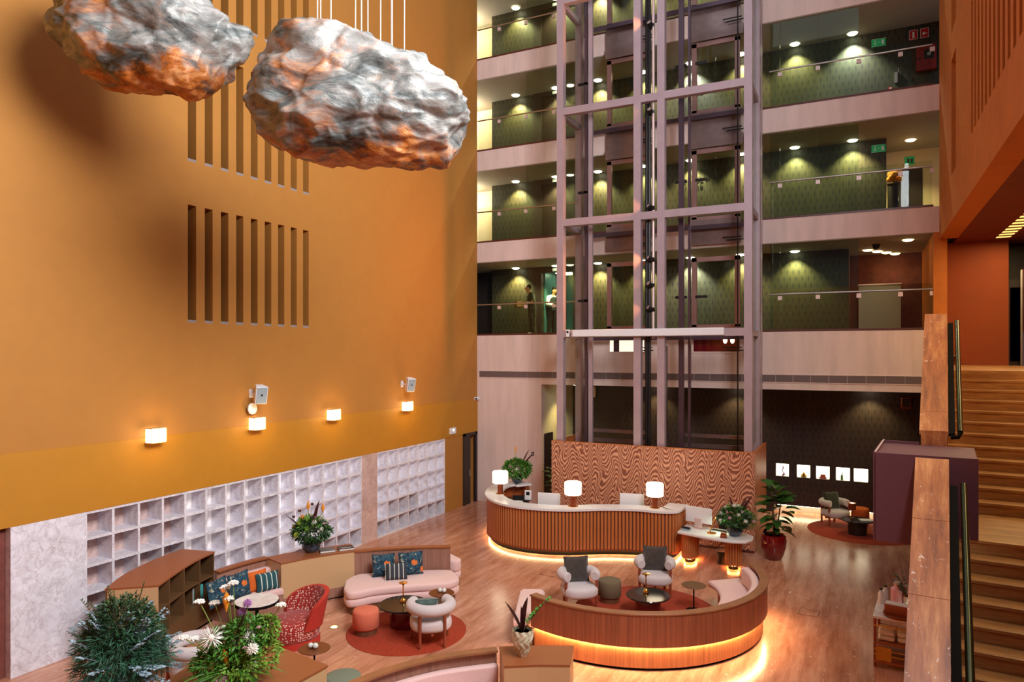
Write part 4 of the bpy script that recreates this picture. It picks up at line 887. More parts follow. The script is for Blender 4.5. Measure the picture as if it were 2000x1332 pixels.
o = thing('phone', 'dark phone held by the man in the waistcoat', 'phone', (-9.63, 23.05, LV[0] + 1.06), math.radians(60)); ob('case', B(-0.04, 0.04, -0.01, 0.01, 0, 0.15), 'black', o); ob('screen', B(-0.035, 0.035, 0.01, 0.012, 0.01, 0.14), 'grey_grille', o)

# ------------------------------------------------------------------ reception counter
FR = [(-8.72, 18.62), (-9.05, 18.82), (-9.42, 18.62), (-9.58, 18.1), (-9.42, 17.35), (-8.98, 16.52), (-8.28, 15.94), (-7.45, 15.78), (-6.52, 16.0), (-5.74, 16.5), (-5.0, 16.8), (-4.36, 16.84), (-4.06, 17.02), (-4.0, 17.4), (-4.0, 17.86)]
fr = crom(FR, 10)
ctr = thing('reception_counter', 'curved reception counter clad in upright copper-brown wood slats with a white top', 'reception counter', (0, 0, 0))
in1 = offset(fr, 0.04); in2 = offset(fr, 0.10); in3 = offset(fr, 0.46)
ob('core', MB().strip(in1, in2, 0.12, 1.12), 'wood_dark', ctr, smooth=40)
ob('plinth', MB().strip(offset(fr, 0.10), offset(fr, 0.16), 0.0, 0.12), 'bronze_dark', ctr, smooth=40)
ob('led_strip', MB().strip(offset(fr, 0.055), offset(fr, 0.085), 0.105, 0.119), 'led_warm', ctr)
ob('base_rail', MB().strip(offset(fr, -0.006), offset(fr, 0.05), 0.12, 0.15), 'copper', ctr, smooth=40)
def seglen(p): 
    L = [0]
    for a, b in zip(p, p[1:]): L.append(L[-1] + math.hypot(b[0] - a[0], b[1] - a[1]))
    return L
def along(p, step):
    L = seglen(p); out = []; d = step / 2
    while d < L[-1]:
        i = next(k for k in range(len(L) - 1) if L[k + 1] >= d); t = (d - L[i]) / (L[i + 1] - L[i])
        out.append((p[i][0] + (p[i + 1][0] - p[i][0]) * t, p[i][1] + (p[i + 1][1] - p[i][1]) * t, math.atan2(p[i + 1][1] - p[i][1], p[i + 1][0] - p[i][0]))); d += step
    return out
slat = MB().prism([(-0.032, 0.045), (-0.032, 0.012), (-0.02, 0.0), (0.02, 0.0), (0.032, 0.012), (0.032, 0.045)], 0.15, 1.115).mesh('slat', 'wood_slat')
for x, y, a in along(fr, 0.088): link('slat', slat, ctr, (x, y, 0), (0, 0, a))
top = MB().strip(offset(fr, -0.05), offset(fr, 0.44), 1.115, 1.17)
ob('worktop', top, 'white_stone', ctr, smooth=40, bevel=0.012)
ob('inner_desk', MB().strip(offset(fr[30:130], 0.12), offset(fr[30:130], 0.62), 0.72, 0.75), 'tray_wood', ctr, smooth=40)
ob('inner_panel', MB().strip(offset(fr[:60], 0.105), offset(fr[:60], 0.13), 0.75, 1.115), 'tray_wood', ctr, smooth=40)
ob('end_cheek', MB().box(-4.36, -3.98, 17.86, 17.9, 0.12, 1.115), 'wood_slat', ctr)
# lower desk
dk = thing('reception_desk', 'low white-topped desk on fluted columns at the right end of the counter', 'desk', (0, 0, 0))
dpoly = [(-3.95, 16.72), (-3.0, 16.44), (-2.62, 16.40), (-2.36, 16.50), (-2.24, 16.76), (-2.26, 17.06), (-2.42, 17.28), (-2.7, 17.36), (-3.92, 17.6)]
ob('desk_top', MB().prism(dpoly, 0.69, 0.75), 'white_stone', dk, bevel=0.015)
def fluted(cx, cy, rx, ry, n, z1, par):
    col = MB().lathe([(1.0, 0.1), (1.0, z1)], 28, T((cx, cy, 0)) @ Matrix.Diagonal((rx - 0.02, ry - 0.02, 1, 1))); ob('column_core', col, 'wood_dark', par, smooth=40)
    ob('column_base', MB().lathe([(1.0, 0.0), (1.0, 0.1)], 28, T((cx, cy, 0)) @ Matrix.Diagonal((rx - 0.08, ry - 0.08, 1, 1))), 'bronze_dark', par, smooth=40)
    ob('led_ring', MB().lathe([(1.0, 0.085), (1.12, 0.085)], 28, T((cx, cy, 0)) @ Matrix.Diagonal((rx - 0.075, ry - 0.075, 1, 1))), 'led_warm', par)
    sm_ = MB().prism([(-0.024, 0.03), (-0.024, 0.008), (-0.014, 0.0), (0.014, 0.0), (0.024, 0.008), (0.024, 0.03)], 0.1, z1).mesh('slat', 'wood_slat')
    for i in range(n):
        a = 2 * PI * i / n; link('slat', sm_, par, (cx + rx * math.cos(a), cy + ry * math.sin(a), 0), (0, 0, a + PI / 2))
fluted(-2.68, 16.86, 0.19, 0.19, 18, 0.69, dk); fluted(-3.72, 17.08, 0.2, 0.3, 24, 0.69, dk)
# lamps on the counter
def clamp_lamp(x, y, label):
    o = thing('table_lamp', label, 'lamp', (x, y, 1.17), 0, 'drum-shade lamps on the reception counter')
    ob('stem', MB().lathe([(0, 0), (0.075, 0), (0.075, 0.3), (0, 0.3)], 24), 'copper', o, smooth=40); ob('base', MB().lathe([(0, 0), (0.13, 0), (0.13, 0.008), (0, 0.008)], 24), 'brass', o)
    ob('shade', MB().lathe([(0.19, 0.29), (0.21, 0.30), (0.215, 0.58), (0.2, 0.61), (0, 0.615)], 32), 'lamp_shade', o, smooth=50)
clamp_lamp(-8.84, 16.96, 'glowing white drum lamp at the rounded left end of the counter'); clamp_lamp(-6.48, 16.38, 'glowing white drum lamp in the middle of the counter'); clamp_lamp(-4.60, 17.12, 'glowing white drum lamp at the right end of the counter')
def monitor(x, y, z, rz, label, w_=0.58, h=0.42):
    o = thing('monitor', label, 'monitor', (x, y, z), rz); ob('panel', B(-w_ / 2, w_ / 2, -0.012, 0.012, 0.14, 0.14 + h), 'white_plastic', o, bevel=0.008); ob('screen', B(-w_ / 2 + 0.02, w_ / 2 - 0.02, 0.012, 0.014, 0.2, 0.12 + h), 'black', o)
    ob('stand', MB().box(-0.09, 0.09, -0.03, 0.0, 0.02, 0.25).box(-0.12, 0.12, -0.09, 0.09, 0, 0.012), 'clamp_metal', o)
monitor(-7.24, 16.62, 0.75, 0.12, 'white-backed monitor behind the counter, left of the middle lamp', 0.6, 0.5); monitor(-5.3, 17.5, 0.75, 0.2, 'white-backed monitor behind the counter, left of the right lamp', 0.62, 0.5)
monitor(-3.55, 17.22, 0.75, -0.25, 'large white-backed monitor standing on the low desk', 0.68, 0.38)
# things inside the counter's left end
o = thing('document_tray', 'black desktop tray in the rounded left end of the counter', 'tray', (-8.8, 18.02, 0.75), 0.4); ob('tray', MB().box(-0.16, 0.16, -0.12, 0.12, 0, 0.02).box(-0.16, -0.15, -0.12, 0.12, 0, 0.16).box(0.15, 0.16, -0.12, 0.12, 0, 0.16).box(-0.16, 0.16, 0.11, 0.12, 0, 0.16).box(-0.16, 0.16, -0.12, 0.12, 0.08, 0.09), 'black', o); ob('papers', B(-0.13, 0.13, -0.1, 0.1, 0.02, 0.05), 'paper', o)
o = thing('card_terminal', 'white card terminal behind the counter near the flowers', 'card terminal', (-8.62, 18.28, 0.75), 0.2); ob('body', B(-0.1, 0.1, -0.03, 0.03, 0.02, 0.3), 'white_plastic', o, bevel=0.01); ob('display', B(-0.05, 0.05, -0.034, -0.03, 0.16, 0.26), 'black', o); ob('foot', B(-0.08, 0.08, -0.06, 0.06, 0, 0.02), 'black', o)
o = thing('telephone', 'white desk telephone inside the counter beside the card terminal', 'telephone', (-8.72, 17.72, 0.75), 0.3); ob('base', MB().add([(-0.12, -0.1, 0), (0.12, -0.1, 0), (0.12, 0.1, 0), (-0.12, 0.1, 0), (-0.12, -0.1, 0.02), (0.12, -0.1, 0.02), (0.12, 0.1, 0.08), (-0.12, 0.1, 0.08)], [(0, 3, 2, 1), (4, 5, 6, 7), (0, 1, 5, 4), (1, 2, 6, 5), (2, 3, 7, 6), (3, 0, 4, 7)]), 'white_plastic', o); ob('handset', MB().tube([(-0.07, -0.09, 0.05), (-0.07, 0.09, 0.1)], 0.022, 8), 'black', o, smooth=60)
# things on the low desk
o = thing('desk_lamp', 'thin gold angled desk lamp on the low desk', 'lamp', (-3.18, 16.9, 0.75)); ob('base', MB().lathe([(0, 0), (0.11, 0), (0.11, 0.015), (0, 0.015)], 24), 'brass', o); ob('arm', MB().tube([(-0.05, 0, 0.01), (0.09, 0.12, 0.40)], 0.013, 8), 'brass', o, smooth=60); ob('head', MB().box(-0.0, 0.34, -0.02, 0.02, -0.01, 0.01, T((0.09, 0.12, 0.40), 0, 0.08, -0.35)), 'brass', o)
l = bpy.data.lights.new('desk_lamp_light', 'AREA'); l.energy = 5; l.color = (0.82, 1.0, 0.62); l.shape = 'RECTANGLE'; l.size = 0.3; l.size_y = 0.04; lo = bpy.data.objects.new('desk_lamp_light', l); COL.objects.link(lo); lo.location = (-2.96, 16.97, 1.11)
o = thing('keyboard', 'slim dark keyboard lying on the low desk', 'keyboard', (-3.05, 17.18, 0.75), -0.25); ob('tray', B(-0.2, 0.2, -0.06, 0.06, 0, 0.015), 'grey_grille', o); ob('keys', B(-0.19, 0.19, -0.05, 0.05, 0.015, 0.02), 'black', o)
o = thing('desk_phone', 'black desk phone on the low desk below the counter end', 'telephone', (-3.78, 16.93, 0.75), -0.2); ob('base', B(-0.1, 0.1, -0.08, 0.08, 0, 0.03), 'grey_grille', o, bevel=0.006); ob('handset', MB().tube([(-0.12, 0.02, 0.06), (0.1, -0.02, 0.06)], 0.026, 8), 'black', o, smooth=60)
o = thing('small_box', 'small stack of brown card boxes beside the desk vase', 'box', (-2.86, 16.62, 0.75), 0.2)
for i in range(3): ob('card', B(-0.075 + 0.008 * i, 0.075 - 0.004 * i, -0.05, 0.05, 0.04 * i, 0.04 * i + 0.036), ['copper', 'tray_wood', 'copper'][i], o)
o = thing('waste_bin', 'black waste bin with a white liner under the low desk', 'bin', (-2.98, 17.12, 0)); ob('bucket', MB().lathe([(0, 0), (0.1, 0), (0.13, 0.32), (0.12, 0.32), (0.09, 0.02)], 20), 'black', o, smooth=40); ob('liner', MB().lathe([(0.125, 0.3), (0.138, 0.33), (0.11, 0.31)], 20), 'white_plastic', o, smooth=40)
oc = thing('office_chair', 'black swivel office chair behind the low desk', 'chair', (-2.95, 17.75, 0), 0.2)
ob('backrest', B(-0.21, 0.21, 0.17, 0.22, 0.55, 0.98), 'black', oc, bevel=0.04, seg=3); ob('seat', B(-0.23, 0.23, -0.23, 0.2, 0.42, 0.5), 'black', oc, bevel=0.03); ob('gas_lift', MB().tube([(0, 0, 0.1), (0, 0, 0.42)], 0.025, 8), 'metal', oc, smooth=60)
for i in range(5):
    a = 2 * PI * i / 5; ob('base_leg', MB().tube([(0, 0, 0.11), (0.28 * math.cos(a), 0.28 * math.sin(a), 0.07)], [0.03, 0.018], 6), 'black', oc); ob('castor', MB().ball((0.28 * math.cos(a), 0.28 * math.sin(a), 0.03), 0.03, 8, 6), 'black', oc)

# ------------------------------------------------------------------ round wooden banquette (right)
RC = (-4.0, 13.0)
rb = thing('round_banquette', 'curved wooden banquette wall with a glowing underside beside the reception', 'banquette', (0, 0, 0))
A0, A1 = -113.5, 31
NS = 12
for i in range(NS):
    a, b = A0 + (A1 - A0) * i / NS, A0 + (A1 - A0) * (i + 1) / NS
    ob('outer_panel', MB().strip(arc(RC, 2.50, a + 0.02, b - 0.02, 6), arc(RC, 2.44, a + 0.02, b - 0.02, 6), 0.40, 0.90), 'wood_ring', rb, smooth=40)
ob('inner_lining', MB().strip(arc(RC, 2.44, A0, A1, 60), arc(RC, 2.38, A0, A1, 60), 0.40, 0.90), 'wood_ring', rb, smooth=40)
ob('cap_rail', MB().strip(arc(RC, 2.515, A0 - 0.4, A1 + 0.4, 70), arc(RC, 2.36, A0 - 0.4, A1 + 0.4, 70), 0.90, 0.935), 'ring_cap', rb, smooth=40, bevel=0.008)
ob('base', MB().strip(arc(RC, 2.42, A0, A1, 60), arc(RC, 1.75, A0, A1, 60), 0.05, 0.40), 'wood_base_lit', rb, smooth=40)
ob('plinth', MB().strip(arc(RC, 2.38, A0, A1, 60), arc(RC, 1.8, A0, A1, 60), 0.0, 0.05), 'bronze_dark', rb, smooth=40)
ob('led_strip', MB().strip(arc(RC, 2.452, A0, A1, 60), arc(RC, 2.432, A0, A1, 60), 0.388, 0.398), 'led_ring', rb)
seat = arc(RC, 2.36, A0 + 14, A1 + 10, 40) + arc(RC, 1.68, A1 + 10, A0 + 14, 40)
ob('seat_cushion', soft(seat, 0.40, 0.52, 0.05), 'pink_fabric', rb, smooth=60)
bc = arc(RC, 2.37, A0 + 14, A1, 40) + arc(RC, 2.22, A1, A0 + 14, 40)
ob('back_cushion', soft(bc, 0.52, 0.86, 0.05), 'pink_fabric', rb, smooth=60)
# short sofa outside its left end
def sofa(name, label, poly, cat='sofa', fabric='pink_fabric', plinth='wood_dark', group=None, h=0.46):
    o = thing(name, label, cat, (0, 0, 0), 0, group); c = (sum(p[0] for p in poly) / len(poly), sum(p[1] for p in poly) / len(poly))
    sh_ = [(c[0] + (p[0] - c[0]) * 0.93, c[1] + (p[1] - c[1]) * 0.93) for p in poly]
    ob('plinth', MB().prism(sh_, 0, 0.15), plinth, o); ob('lower_cushion', soft(poly, 0.15, 0.31, 0.06), fabric, o, smooth=60); ob('seat_cushion', soft(poly, 0.30, h, 0.06), fabric, o, smooth=60); return o
sofa('bench_sofa', 'short pink bench sofa tucked outside the left end of the round banquette', [(-5.33, 10.72), (-4.98, 10.86), (-4.96, 11.02), (-5.45, 12.3), (-5.55, 12.36), (-5.85, 12.22), (-5.88, 12.1), (-5.4, 10.85)])

# ------------------------------------------------------------------ tub chairs and seats
def tub_chair(label, loc, front):
    rz = math.radians(front + 90); o = thing('tub_chair', label, 'armchair', loc, rz)
    pts = [(0.335 * math.cos(math.radians(a)), 0.335 * math.sin(math.radians(a)), 0.64) for a in range(-38, 219, 8)]
    ob('back_roll', MB().tube(pts, 0.098, 18), 'cream_fabric', o, smooth=60, bevel=0.02)
    s_ = [(0.36 * math.copysign(abs(math.cos(t)) ** 0.8, math.cos(t)), 0.36 * math.copysign(abs(math.sin(t)) ** 0.8, math.sin(t)) - 0.03) for t in [2 * PI * i / 40 for i in range(40)]]
    ob('seat', soft(s_, 0.24, 0.45, 0.08), 'cream_fabric', o, smooth=60)
    lg = MB().lathe([(0, 0), (0.025, 0), (0.03, 0.62), (0, 0.62)], 12).mesh('leg', 'chair_wood', 40)
    for a in (-32, 212, 55, 125): link('leg', lg, o, (0.365 * math.cos(math.radians(a)), 0.365 * math.sin(math.radians(a)), 0))
    ob('seat_rail', MB().box(-0.3, 0.3, -0.02, 0.02, 0.2, 0.24).box(-0.02, 0.02, -0.3, 0.3, 0.2, 0.24), 'chair_wood', o); return o
def pillow_mb(w_, h, t, n=14):
    mb = MB(); vs = []; fs = []
    for sg in (1, -1):
        for j in range(n + 1):
            for i in range(n + 1):
                u = i / n * 2 - 1; v = j / n * 2 - 1; k = (max(0, (1 - u ** 4)) * max(0, (1 - v ** 4))) ** 0.55
                pin = 1 - 0.07 * (1 - abs(v) ** 2) * abs(u) ** 3; pin2 = 1 - 0.07 * (1 - abs(u) ** 2) * abs(v) ** 3
                vs.append((u * w_ / 2 * pin, sg * t / 2 * k, v * h / 2 * pin2))
    m = (n + 1) ** 2
    for s_ in range(2):
        for j in range(n):
            for i in range(n):
                q = [s_ * m + j * (n + 1) + i, s_ * m + j * (n + 1) + i + 1, s_ * m + (j + 1) * (n + 1) + i + 1, s_ * m + (j + 1) * (n + 1) + i]; fs.append(tuple(q if s_ == 0 else reversed(q)))
    return mb.add(vs, fs)
def pillow(label, loc, facing, m, w_=0.46, h=0.46, t=0.16, tilt=16, roll=0):
    o = thing('cushion', label, 'cushion', loc, math.radians(facing + 90))
    M = T((0, 0, h / 2 * 0.97), math.radians(-tilt), math.radians(roll))
    p = pillow_mb(w_, h, t); p.v = [tuple(M @ Vector(v)) for v in p.v]; ob('cover', p, m, o, smooth=70)
    e = [M @ Vector(v) for v in [(-w_ / 2, 0, -h / 2), (w_ / 2, 0, -h / 2), (w_ / 2, 0, h / 2), (-w_ / 2, 0, h / 2), (-w_ / 2, 0, -h / 2)]]
    pts = []
    for a, b in zip(e, e[1:]):
        for q in range(6): pts.append(a.lerp(b, q / 6) * 1.0 - ((a + b) / 2 - M.translation) * (0.07 * 4 * (q / 6) * (1 - q / 6)))
    ob('piping', MB().tube(pts + [pts[0]], 0.007, 5, caps=False), m, o); return o
def drum(label, loc, m, r=0.24, h=0.43, base='wood_dark'):
    o = thing('pouf', label, 'stool', loc); ob('cushion', MB().lathe([(0, 0.09), (r - 0.03, 0.09), (r, 0.12), (r, h - 0.05), (r - 0.015, h - 0.015), (r - 0.05, h), (0, h + 0.004)], 32), m, o, smooth=50); ob('base', MB().lathe([(0, 0), (r - 0.035, 0), (r - 0.035, 0.09), (0, 0.09)], 32), base, o, smooth=40); return o
def rug(label, c, r):
    o = tag(ob('rug', MB().lathe([(0, 0.012), (r - 0.015, 0.012), (r, 0.006), (r, 0.0), (0, 0)], 64, T((c[0], c[1], 0.001))), 'rug', smooth=40), label, 'rug'); return o
def side_table(label, loc, r, h, m='side_top', stem='bronze_dark'):
    o = thing('side_table', label, 'side table', loc); ob('top', MB().lathe([(0, h - 0.018), (r - 0.01, h - 0.018), (r, h - 0.009), (r - 0.01, h), (0, h)], 36), m, o, smooth=30); ob('stem', MB().tube([(0, 0, 0.015), (0, 0, h - 0.018)], 0.014, 8), stem, o, smooth=60); ob('foot', MB().lathe([(0, 0), (0.15, 0), (0.15, 0.012), (0.02, 0.02), (0, 0.02)], 28), stem, o, smooth=40); return o
def coffee_table(label, loc, r, h, base):
    o = thing('coffee_table', label, 'coffee table', loc); ob('top', MB().lathe([(0, h - 0.03), (r - 0.01, h - 0.03), (r, h - 0.015), (r - 0.01, h), (0, h)], 44), 'smoke_top', o, smooth=30); ob('drum_base', MB().lathe([(0, 0), (r * 0.55, 0), (r * 0.58, h * 0.5), (r * 0.55, h - 0.03), (0, h - 0.03)], 36), base, o, smooth=40); return o
def brass_lamp(label, loc):
    o = thing('table_lamp', label, 'lamp', loc); ob('base', MB().lathe([(0, 0), (0.055, 0), (0.06, 0.03), (0.03, 0.07), (0.012, 0.09), (0, 0.09)], 20), 'brass', o, smooth=50); ob('stem', MB().tube([(0, 0, 0.08), (0, 0, 0.36)], 0.012, 8), 'brass', o, smooth=60); ob('shade', MB().lathe([(0.018, 0.32), (0.03, 0.345), (0.08, 0.36), (0.08, 0.367), (0, 0.375)], 24), 'brass', o, smooth=50); ob('glow_ring', MB().lathe([(0.02, 0.33), (0.028, 0.344), (0.06, 0.357)], 20), 'downlight_warm', o)
def votives(label, loc):
    o = thing('glass_votives', label, 'ornament', loc)
    for i, (x, y, r) in enumerate(((-0.035, 0, 0.042), (0.045, 0.015, 0.045))): ob('globe', MB().ball((x, y, r * 0.9), r, 14, 8), 'bottle_clear', o, smooth=60)

rug('round rust-red rug under the left lounge group', (-7.34, 10.44), 1.07)
rug('round rust-red rug inside the round wooden banquette', (-3.79, 13.39), 1.36)
rug('round rust-red rug in the dim far corner by the display boxes', (0.0, 21.95), 1.42)
Z0 = 0.014
tub_chair('cream tub chair with teal cushion, seen from behind on the left rug', (-6.68, 10.22, Z0), 128)
pillow('teal velvet cushion lying in the tub chair seen from behind', (-6.74, 10.18, Z0 + 0.45), 128, 'velvet_teal', 0.4, 0.36, 0.15, 38)
tub_chair('cream tub chair with dark cushion at the left inside the round banquette', (-5.02, 12.98, 0), -52)
pillow('dark brown velvet cushion leaning in the left tub chair of the round banquette', (-5.12, 13.12, 0.44), -55, 'velvet_dark', 0.5, 0.5, 0.16, 16)
tub_chair('cream tub chair with dark cushion nearest the reception counter', (-3.86, 14.36, Z0), -74)
pillow('dark brown velvet cushion leaning in the tub chair nearest the counter', (-3.89, 14.5, Z0 + 0.44), -72, 'velvet_dark', 0.5, 0.5, 0.16, 16)
tub_chair('cream tub chair with dark green cushion in the dim far corner', (-0.72, 22.45, Z0), -52)
pillow('dark green cushion in the tub chair of the far corner', (-0.8, 22.55, Z0 + 0.44), -52, 'velvet_green', 0.5, 0.5, 0.16, 16)
tub_chair('cream tub chair half hidden behind the foreground flowers', (-8.92, 7.25, 0), 20)
drum('coral pink drum pouf on the edge of the left rug', (-7.93, 10.02, Z0), 'coral_fabric', 0.235, 0.43)
drum('taupe drum pouf beside the tub chair inside the round banquette', (-4.55, 13.5, Z0), 'taupe_fabric', 0.23, 0.44)
drum('grey-green drum pouf cut off at the bottom of the picture', (-6.62, 7.85, 0), 'sage_fabric', 0.26, 0.42)
drum('orange drum pouf beside the tub chair of the far corner', (-0.05, 22.75, Z0), 'orange_fabric', 0.24, 0.5)
coffee_table('round smoked-glass coffee table with dark red drum base on the left rug', (-7.52, 10.60, Z0), 0.45, 0.40, 'dark_red_gloss')
coffee_table('round smoked-glass coffee table inside the round banquette', (-3.66, 13.13, Z0), 0.42, 0.38, 'dark_red_gloss')
coffee_table('low dark round coffee table in the far corner', (-0.12, 21.55, Z0), 0.42, 0.40, 'dark_door')
brass_lamp('thin brass table lamp on the left smoked-glass coffee table', (-7.56, 10.64, Z0 + 0.40)); brass_lamp('thin brass table lamp on the coffee table inside the round banquette', (-3.72, 13.2, Z0 + 0.38))
l = bpy.data.lights.new('far_table_lamp', 'POINT'); l.energy = 3; l.color = (1, 0.6, 0.25); l.shadow_soft_size = 0.05; lo = bpy.data.objects.new('far_table_lamp', l); COL.objects.link(lo); lo.location = (-0.25, 21.75, 0.85)
o = thing('table_lamp', 'small copper lamp on the dark coffee table of the far corner', 'lamp', (-0.25, 21.68, Z0 + 0.40)); ob('stem', MB().tube([(0, 0, 0), (0, 0, 0.26)], 0.012, 8), 'copper', o); ob('shade', MB().lathe([(0.1, 0.24), (0.1, 0.42), (0, 0.42)], 20), 'copper', o, smooth=40); ob('base', MB().lathe([(0, 0), (0.06, 0), (0.06, 0.012), (0, 0.012)], 16), 'brass', o)
o = thing('magazine', 'open white magazine on the dark coffee table of the far corner', 'magazine', (0.1, 21.5, Z0 + 0.40), 0.3); ob('pages', B(-0.17, 0.17, -0.12, 0.12, 0, 0.03), 'paper', o); ob('cover', B(-0.18, 0.18, -0.125, 0.125, -0.0, 0.006), 'book_grey', o)
side_table('small brown side table behind the cream tub chair on the left rug', (-7.05, 11.15, 0), 0.24, 0.52); votives('two glass votives on the side table behind the tub chair', (-7.05, 11.15, 0.52))
side_table('bronze side table inside the round banquette', (-2.92, 13.72, Z0), 0.235, 0.5, 'bronze_in')
side_table('small brown side table in front of the red patterned chair', (-7.45, 8.18, 0), 0.24, 0.52); votives('two glass votives on the side table in front of the red chair', (-7.47, 8.16, 0.52))
side_table('small side table near the dark wall in the far corner', (0.55, 22.6, Z0), 0.28, 0.5); votives('small glass votives on the side table of the far corner', (0.55, 22.6, Z0 + 0.5))
o = thing('bistro_table', 'round white marble bistro table between the shelf unit and the red chair', 'table', (-9.36, 8.86, 0)); ob('top', MB().lathe([(0, 0.7), (0.34, 0.7), (0.36, 0.715), (0.36, 0.735), (0, 0.735)], 44), 'marble_table', o, smooth=30); ob('edge_band', MB().lathe([(0.355, 0.68), (0.366, 0.68), (0.366, 0.725), (0.358, 0.725)], 44), 'bronze_dark', o, smooth=30); ob('stem', MB().tube([(0, 0, 0.02), (0, 0, 0.7)], 0.03, 10), 'bronze_dark', o, smooth=60); ob('foot', MB().lathe([(0, 0), (0.22, 0), (0.22, 0.015), (0.03, 0.03), (0, 0.03)], 28), 'bronze_dark', o, smooth=40)
# red patterned chair
rc = thing('slipper_chair', 'round red slipper chair in white-dashed fabric beside the marble bistro table', 'armchair', (-8.76, 9.18, 0), math.radians(-112 + 90))
ell = lambda rx, ry, n=44, e=0.85: [(rx * math.copysign(abs(math.cos(2 * PI * i / n)) ** e, math.cos(2 * PI * i / n)), ry * math.copysign(abs(math.sin(2 * PI * i / n)) ** e, math.sin(2 * PI * i / n))) for i in range(n)]
sp = [(p[0], p[1] - 0.04) for p in ell(0.40, 0.42)]
ob('seat', soft(sp, 0.10, 0.45, 0.10), 'red_pattern', rc, smooth=60)
ob('base', MB().prism([(p[0] * 0.94, p[1] * 0.94 - 0.01) for p in ell(0.40, 0.42)], 0, 0.12), 'red_plain', rc, smooth=40)
def backshell(r0, r1, inner):
    vs = []; fs = []; nu, nv = 26, 10
    for i in range(nu + 1):
        t = math.radians(-8 + 196 * i / nu); edge = max(0.0, math.sin(PI * i / nu)) ** 0.45
        for j in range(nv + 1):
            z = 0.30 + (0.20 + 0.36 * edge) * j / nv * 1.0; lean = 0.06 * (j / nv)
            r = r0 + lean; vs.append((r * math.cos(t) * 0.98, r * math.sin(t) + lean, z))
    m = nv + 1
    for i in range(nu):
        for j in range(nv): fs.append((i * m + j, (i + 1) * m + j, (i + 1) * m + j + 1, i * m + j + 1))
    return vs, fs
va, fa = backshell(0.36, 0, True); vb, fb = backshell(0.44, 0, False)
mbi = MB().add(va, [tuple(reversed(f)) for f in fa]); ob('backrest', mbi, 'red_pattern', rc, smooth=60)
mbo = MB(); mbo.add(vb, fb); n_ = len(va); mm = 11
rim = MB(); rim.add(va + vb, []); R_ = []
for i in range(26): R_.append((i * mm + 10, (i + 1) * mm + 10, n_ + (i + 1) * mm + 10, n_ + i * mm + 10))
for j in range(10): R_ += [(j, j + 1, n_ + j + 1, n_ + j), (26 * mm + j, n_ + 26 * mm + j, n_ + 26 * mm + j + 1, 26 * mm + j + 1)]
rim.f = R_; mbo.add(rim.v, rim.f); ob('outer_back', mbo, 'red_plain', rc, smooth=60)

# ------------------------------------------------------------------ left lounge: panel, pink sofa, cabinets, shelf unit, bench
pl = [(-9.37, 11.47), (-8.98, 11.84), (-8.58, 12.15), (-8.18, 12.43), (-7.79, 12.66)]; plc = crom(pl, 5)
wp = thing('banquette_screen', 'curved brown wood-panelled banquette back behind the pink sofa', 'banquette back', (0, 0, 0))
for i in range(4):
    s_ = plc[i * 5:i * 5 + 6]; ob('wood_panel', MB().strip(s_, offset(s_, 0.05), 0.1, 0.885), 'wood_panel', wp, smooth=40)
ob('back_lining', MB().strip(offset(plc, 0.05), offset(plc, 0.1), 0.1, 0.885), 'wood_panel', wp, smooth=40)
ob('cap_rail', MB().strip(offset(plc, -0.02), offset(plc, 0.14), 0.885, 0.92), 'bronze_top', wp, smooth=40)
ob('plinth', MB().strip(offset(plc, 0.02), offset(plc, 0.08), 0, 0.1), 'bronze_dark', wp)
def outline(front, back): return front + list(reversed(back))
sf = crom([(-9.02, 10.72), (-8.78, 10.52), (-8.6, 10.6), (-8.43, 10.9), (-8.15, 11.18), (-7.86, 11.42), (-7.55, 11.66), (-7.32, 11.9), (-7.30, 12.2), (-7.5, 12.42), (-7.75, 12.58), (-8.18, 12.36), (-8.58, 12.08), (-8.98, 11.77), (-9.3, 11.45), (-9.26, 11.0)], 4)
sofa('curved_sofa', 'pink two-tier curved sofa in front of the brown wood panel', sf[:-1], plinth='bronze_in')
pillow('blue and orange floral cushion on the pink sofa, left of the striped one', (-8.74, 11.62, 0.46), -45, 'floral', 0.46, 0.44, 0.14, 14); pillow('blue and orange floral cushion on the pink sofa, right of the striped one', (-8.3, 11.95, 0.46), -45, 'floral', 0.5, 0.46, 0.14, 14)
pillow('grey cushion with white stripes in front of the floral pair', (-8.38, 11.55, 0.46), -50, 'stripe_grey', 0.44, 0.32, 0.14, 16)
sofa('bench_sofa', 'pink bench sofa on the far side of the brown wood panel, only its end visible', [(-7.86, 12.86), (-7.78, 12.88), (-7.74, 12.98), (-7.8, 13.12), (-8.5, 13.5), (-9.1, 13.1), (-8.9, 12.6), (-8.3, 12.72)], h=0.56)
# bronze cabinet with flowers
CF = [(-10.08, 10.15), (-9.95, 10.5), (-9.78, 10.84), (-9.58, 11.18), (-9.37, 11.47)]; CBk = [(-10.66, 10.32), (-10.5, 10.7), (-10.3, 11.1), (-10.06, 11.5), (-9.8, 11.88)]
cb = thing('bronze_cabinet', 'curved bronze-painted cabinet holding a big flower vase and books', 'cabinet', (0, 0, 0))
ob('body', MB().strip(CF, CBk, 0.22, 0.90), 'bronze_paint', cb); ob('top', MB().strip(offset(CF, -0.006), offset(CBk, 0.006), 0.90, 0.925), 'bronze_top', cb); ob('plinth', MB().strip(CF, CBk, 0.03, 0.22), 'wood_panel', cb); ob('kick', MB().strip(offset(CF, 0.03), offset(CBk, -0.03), 0, 0.03), 'bronze_dark', cb)
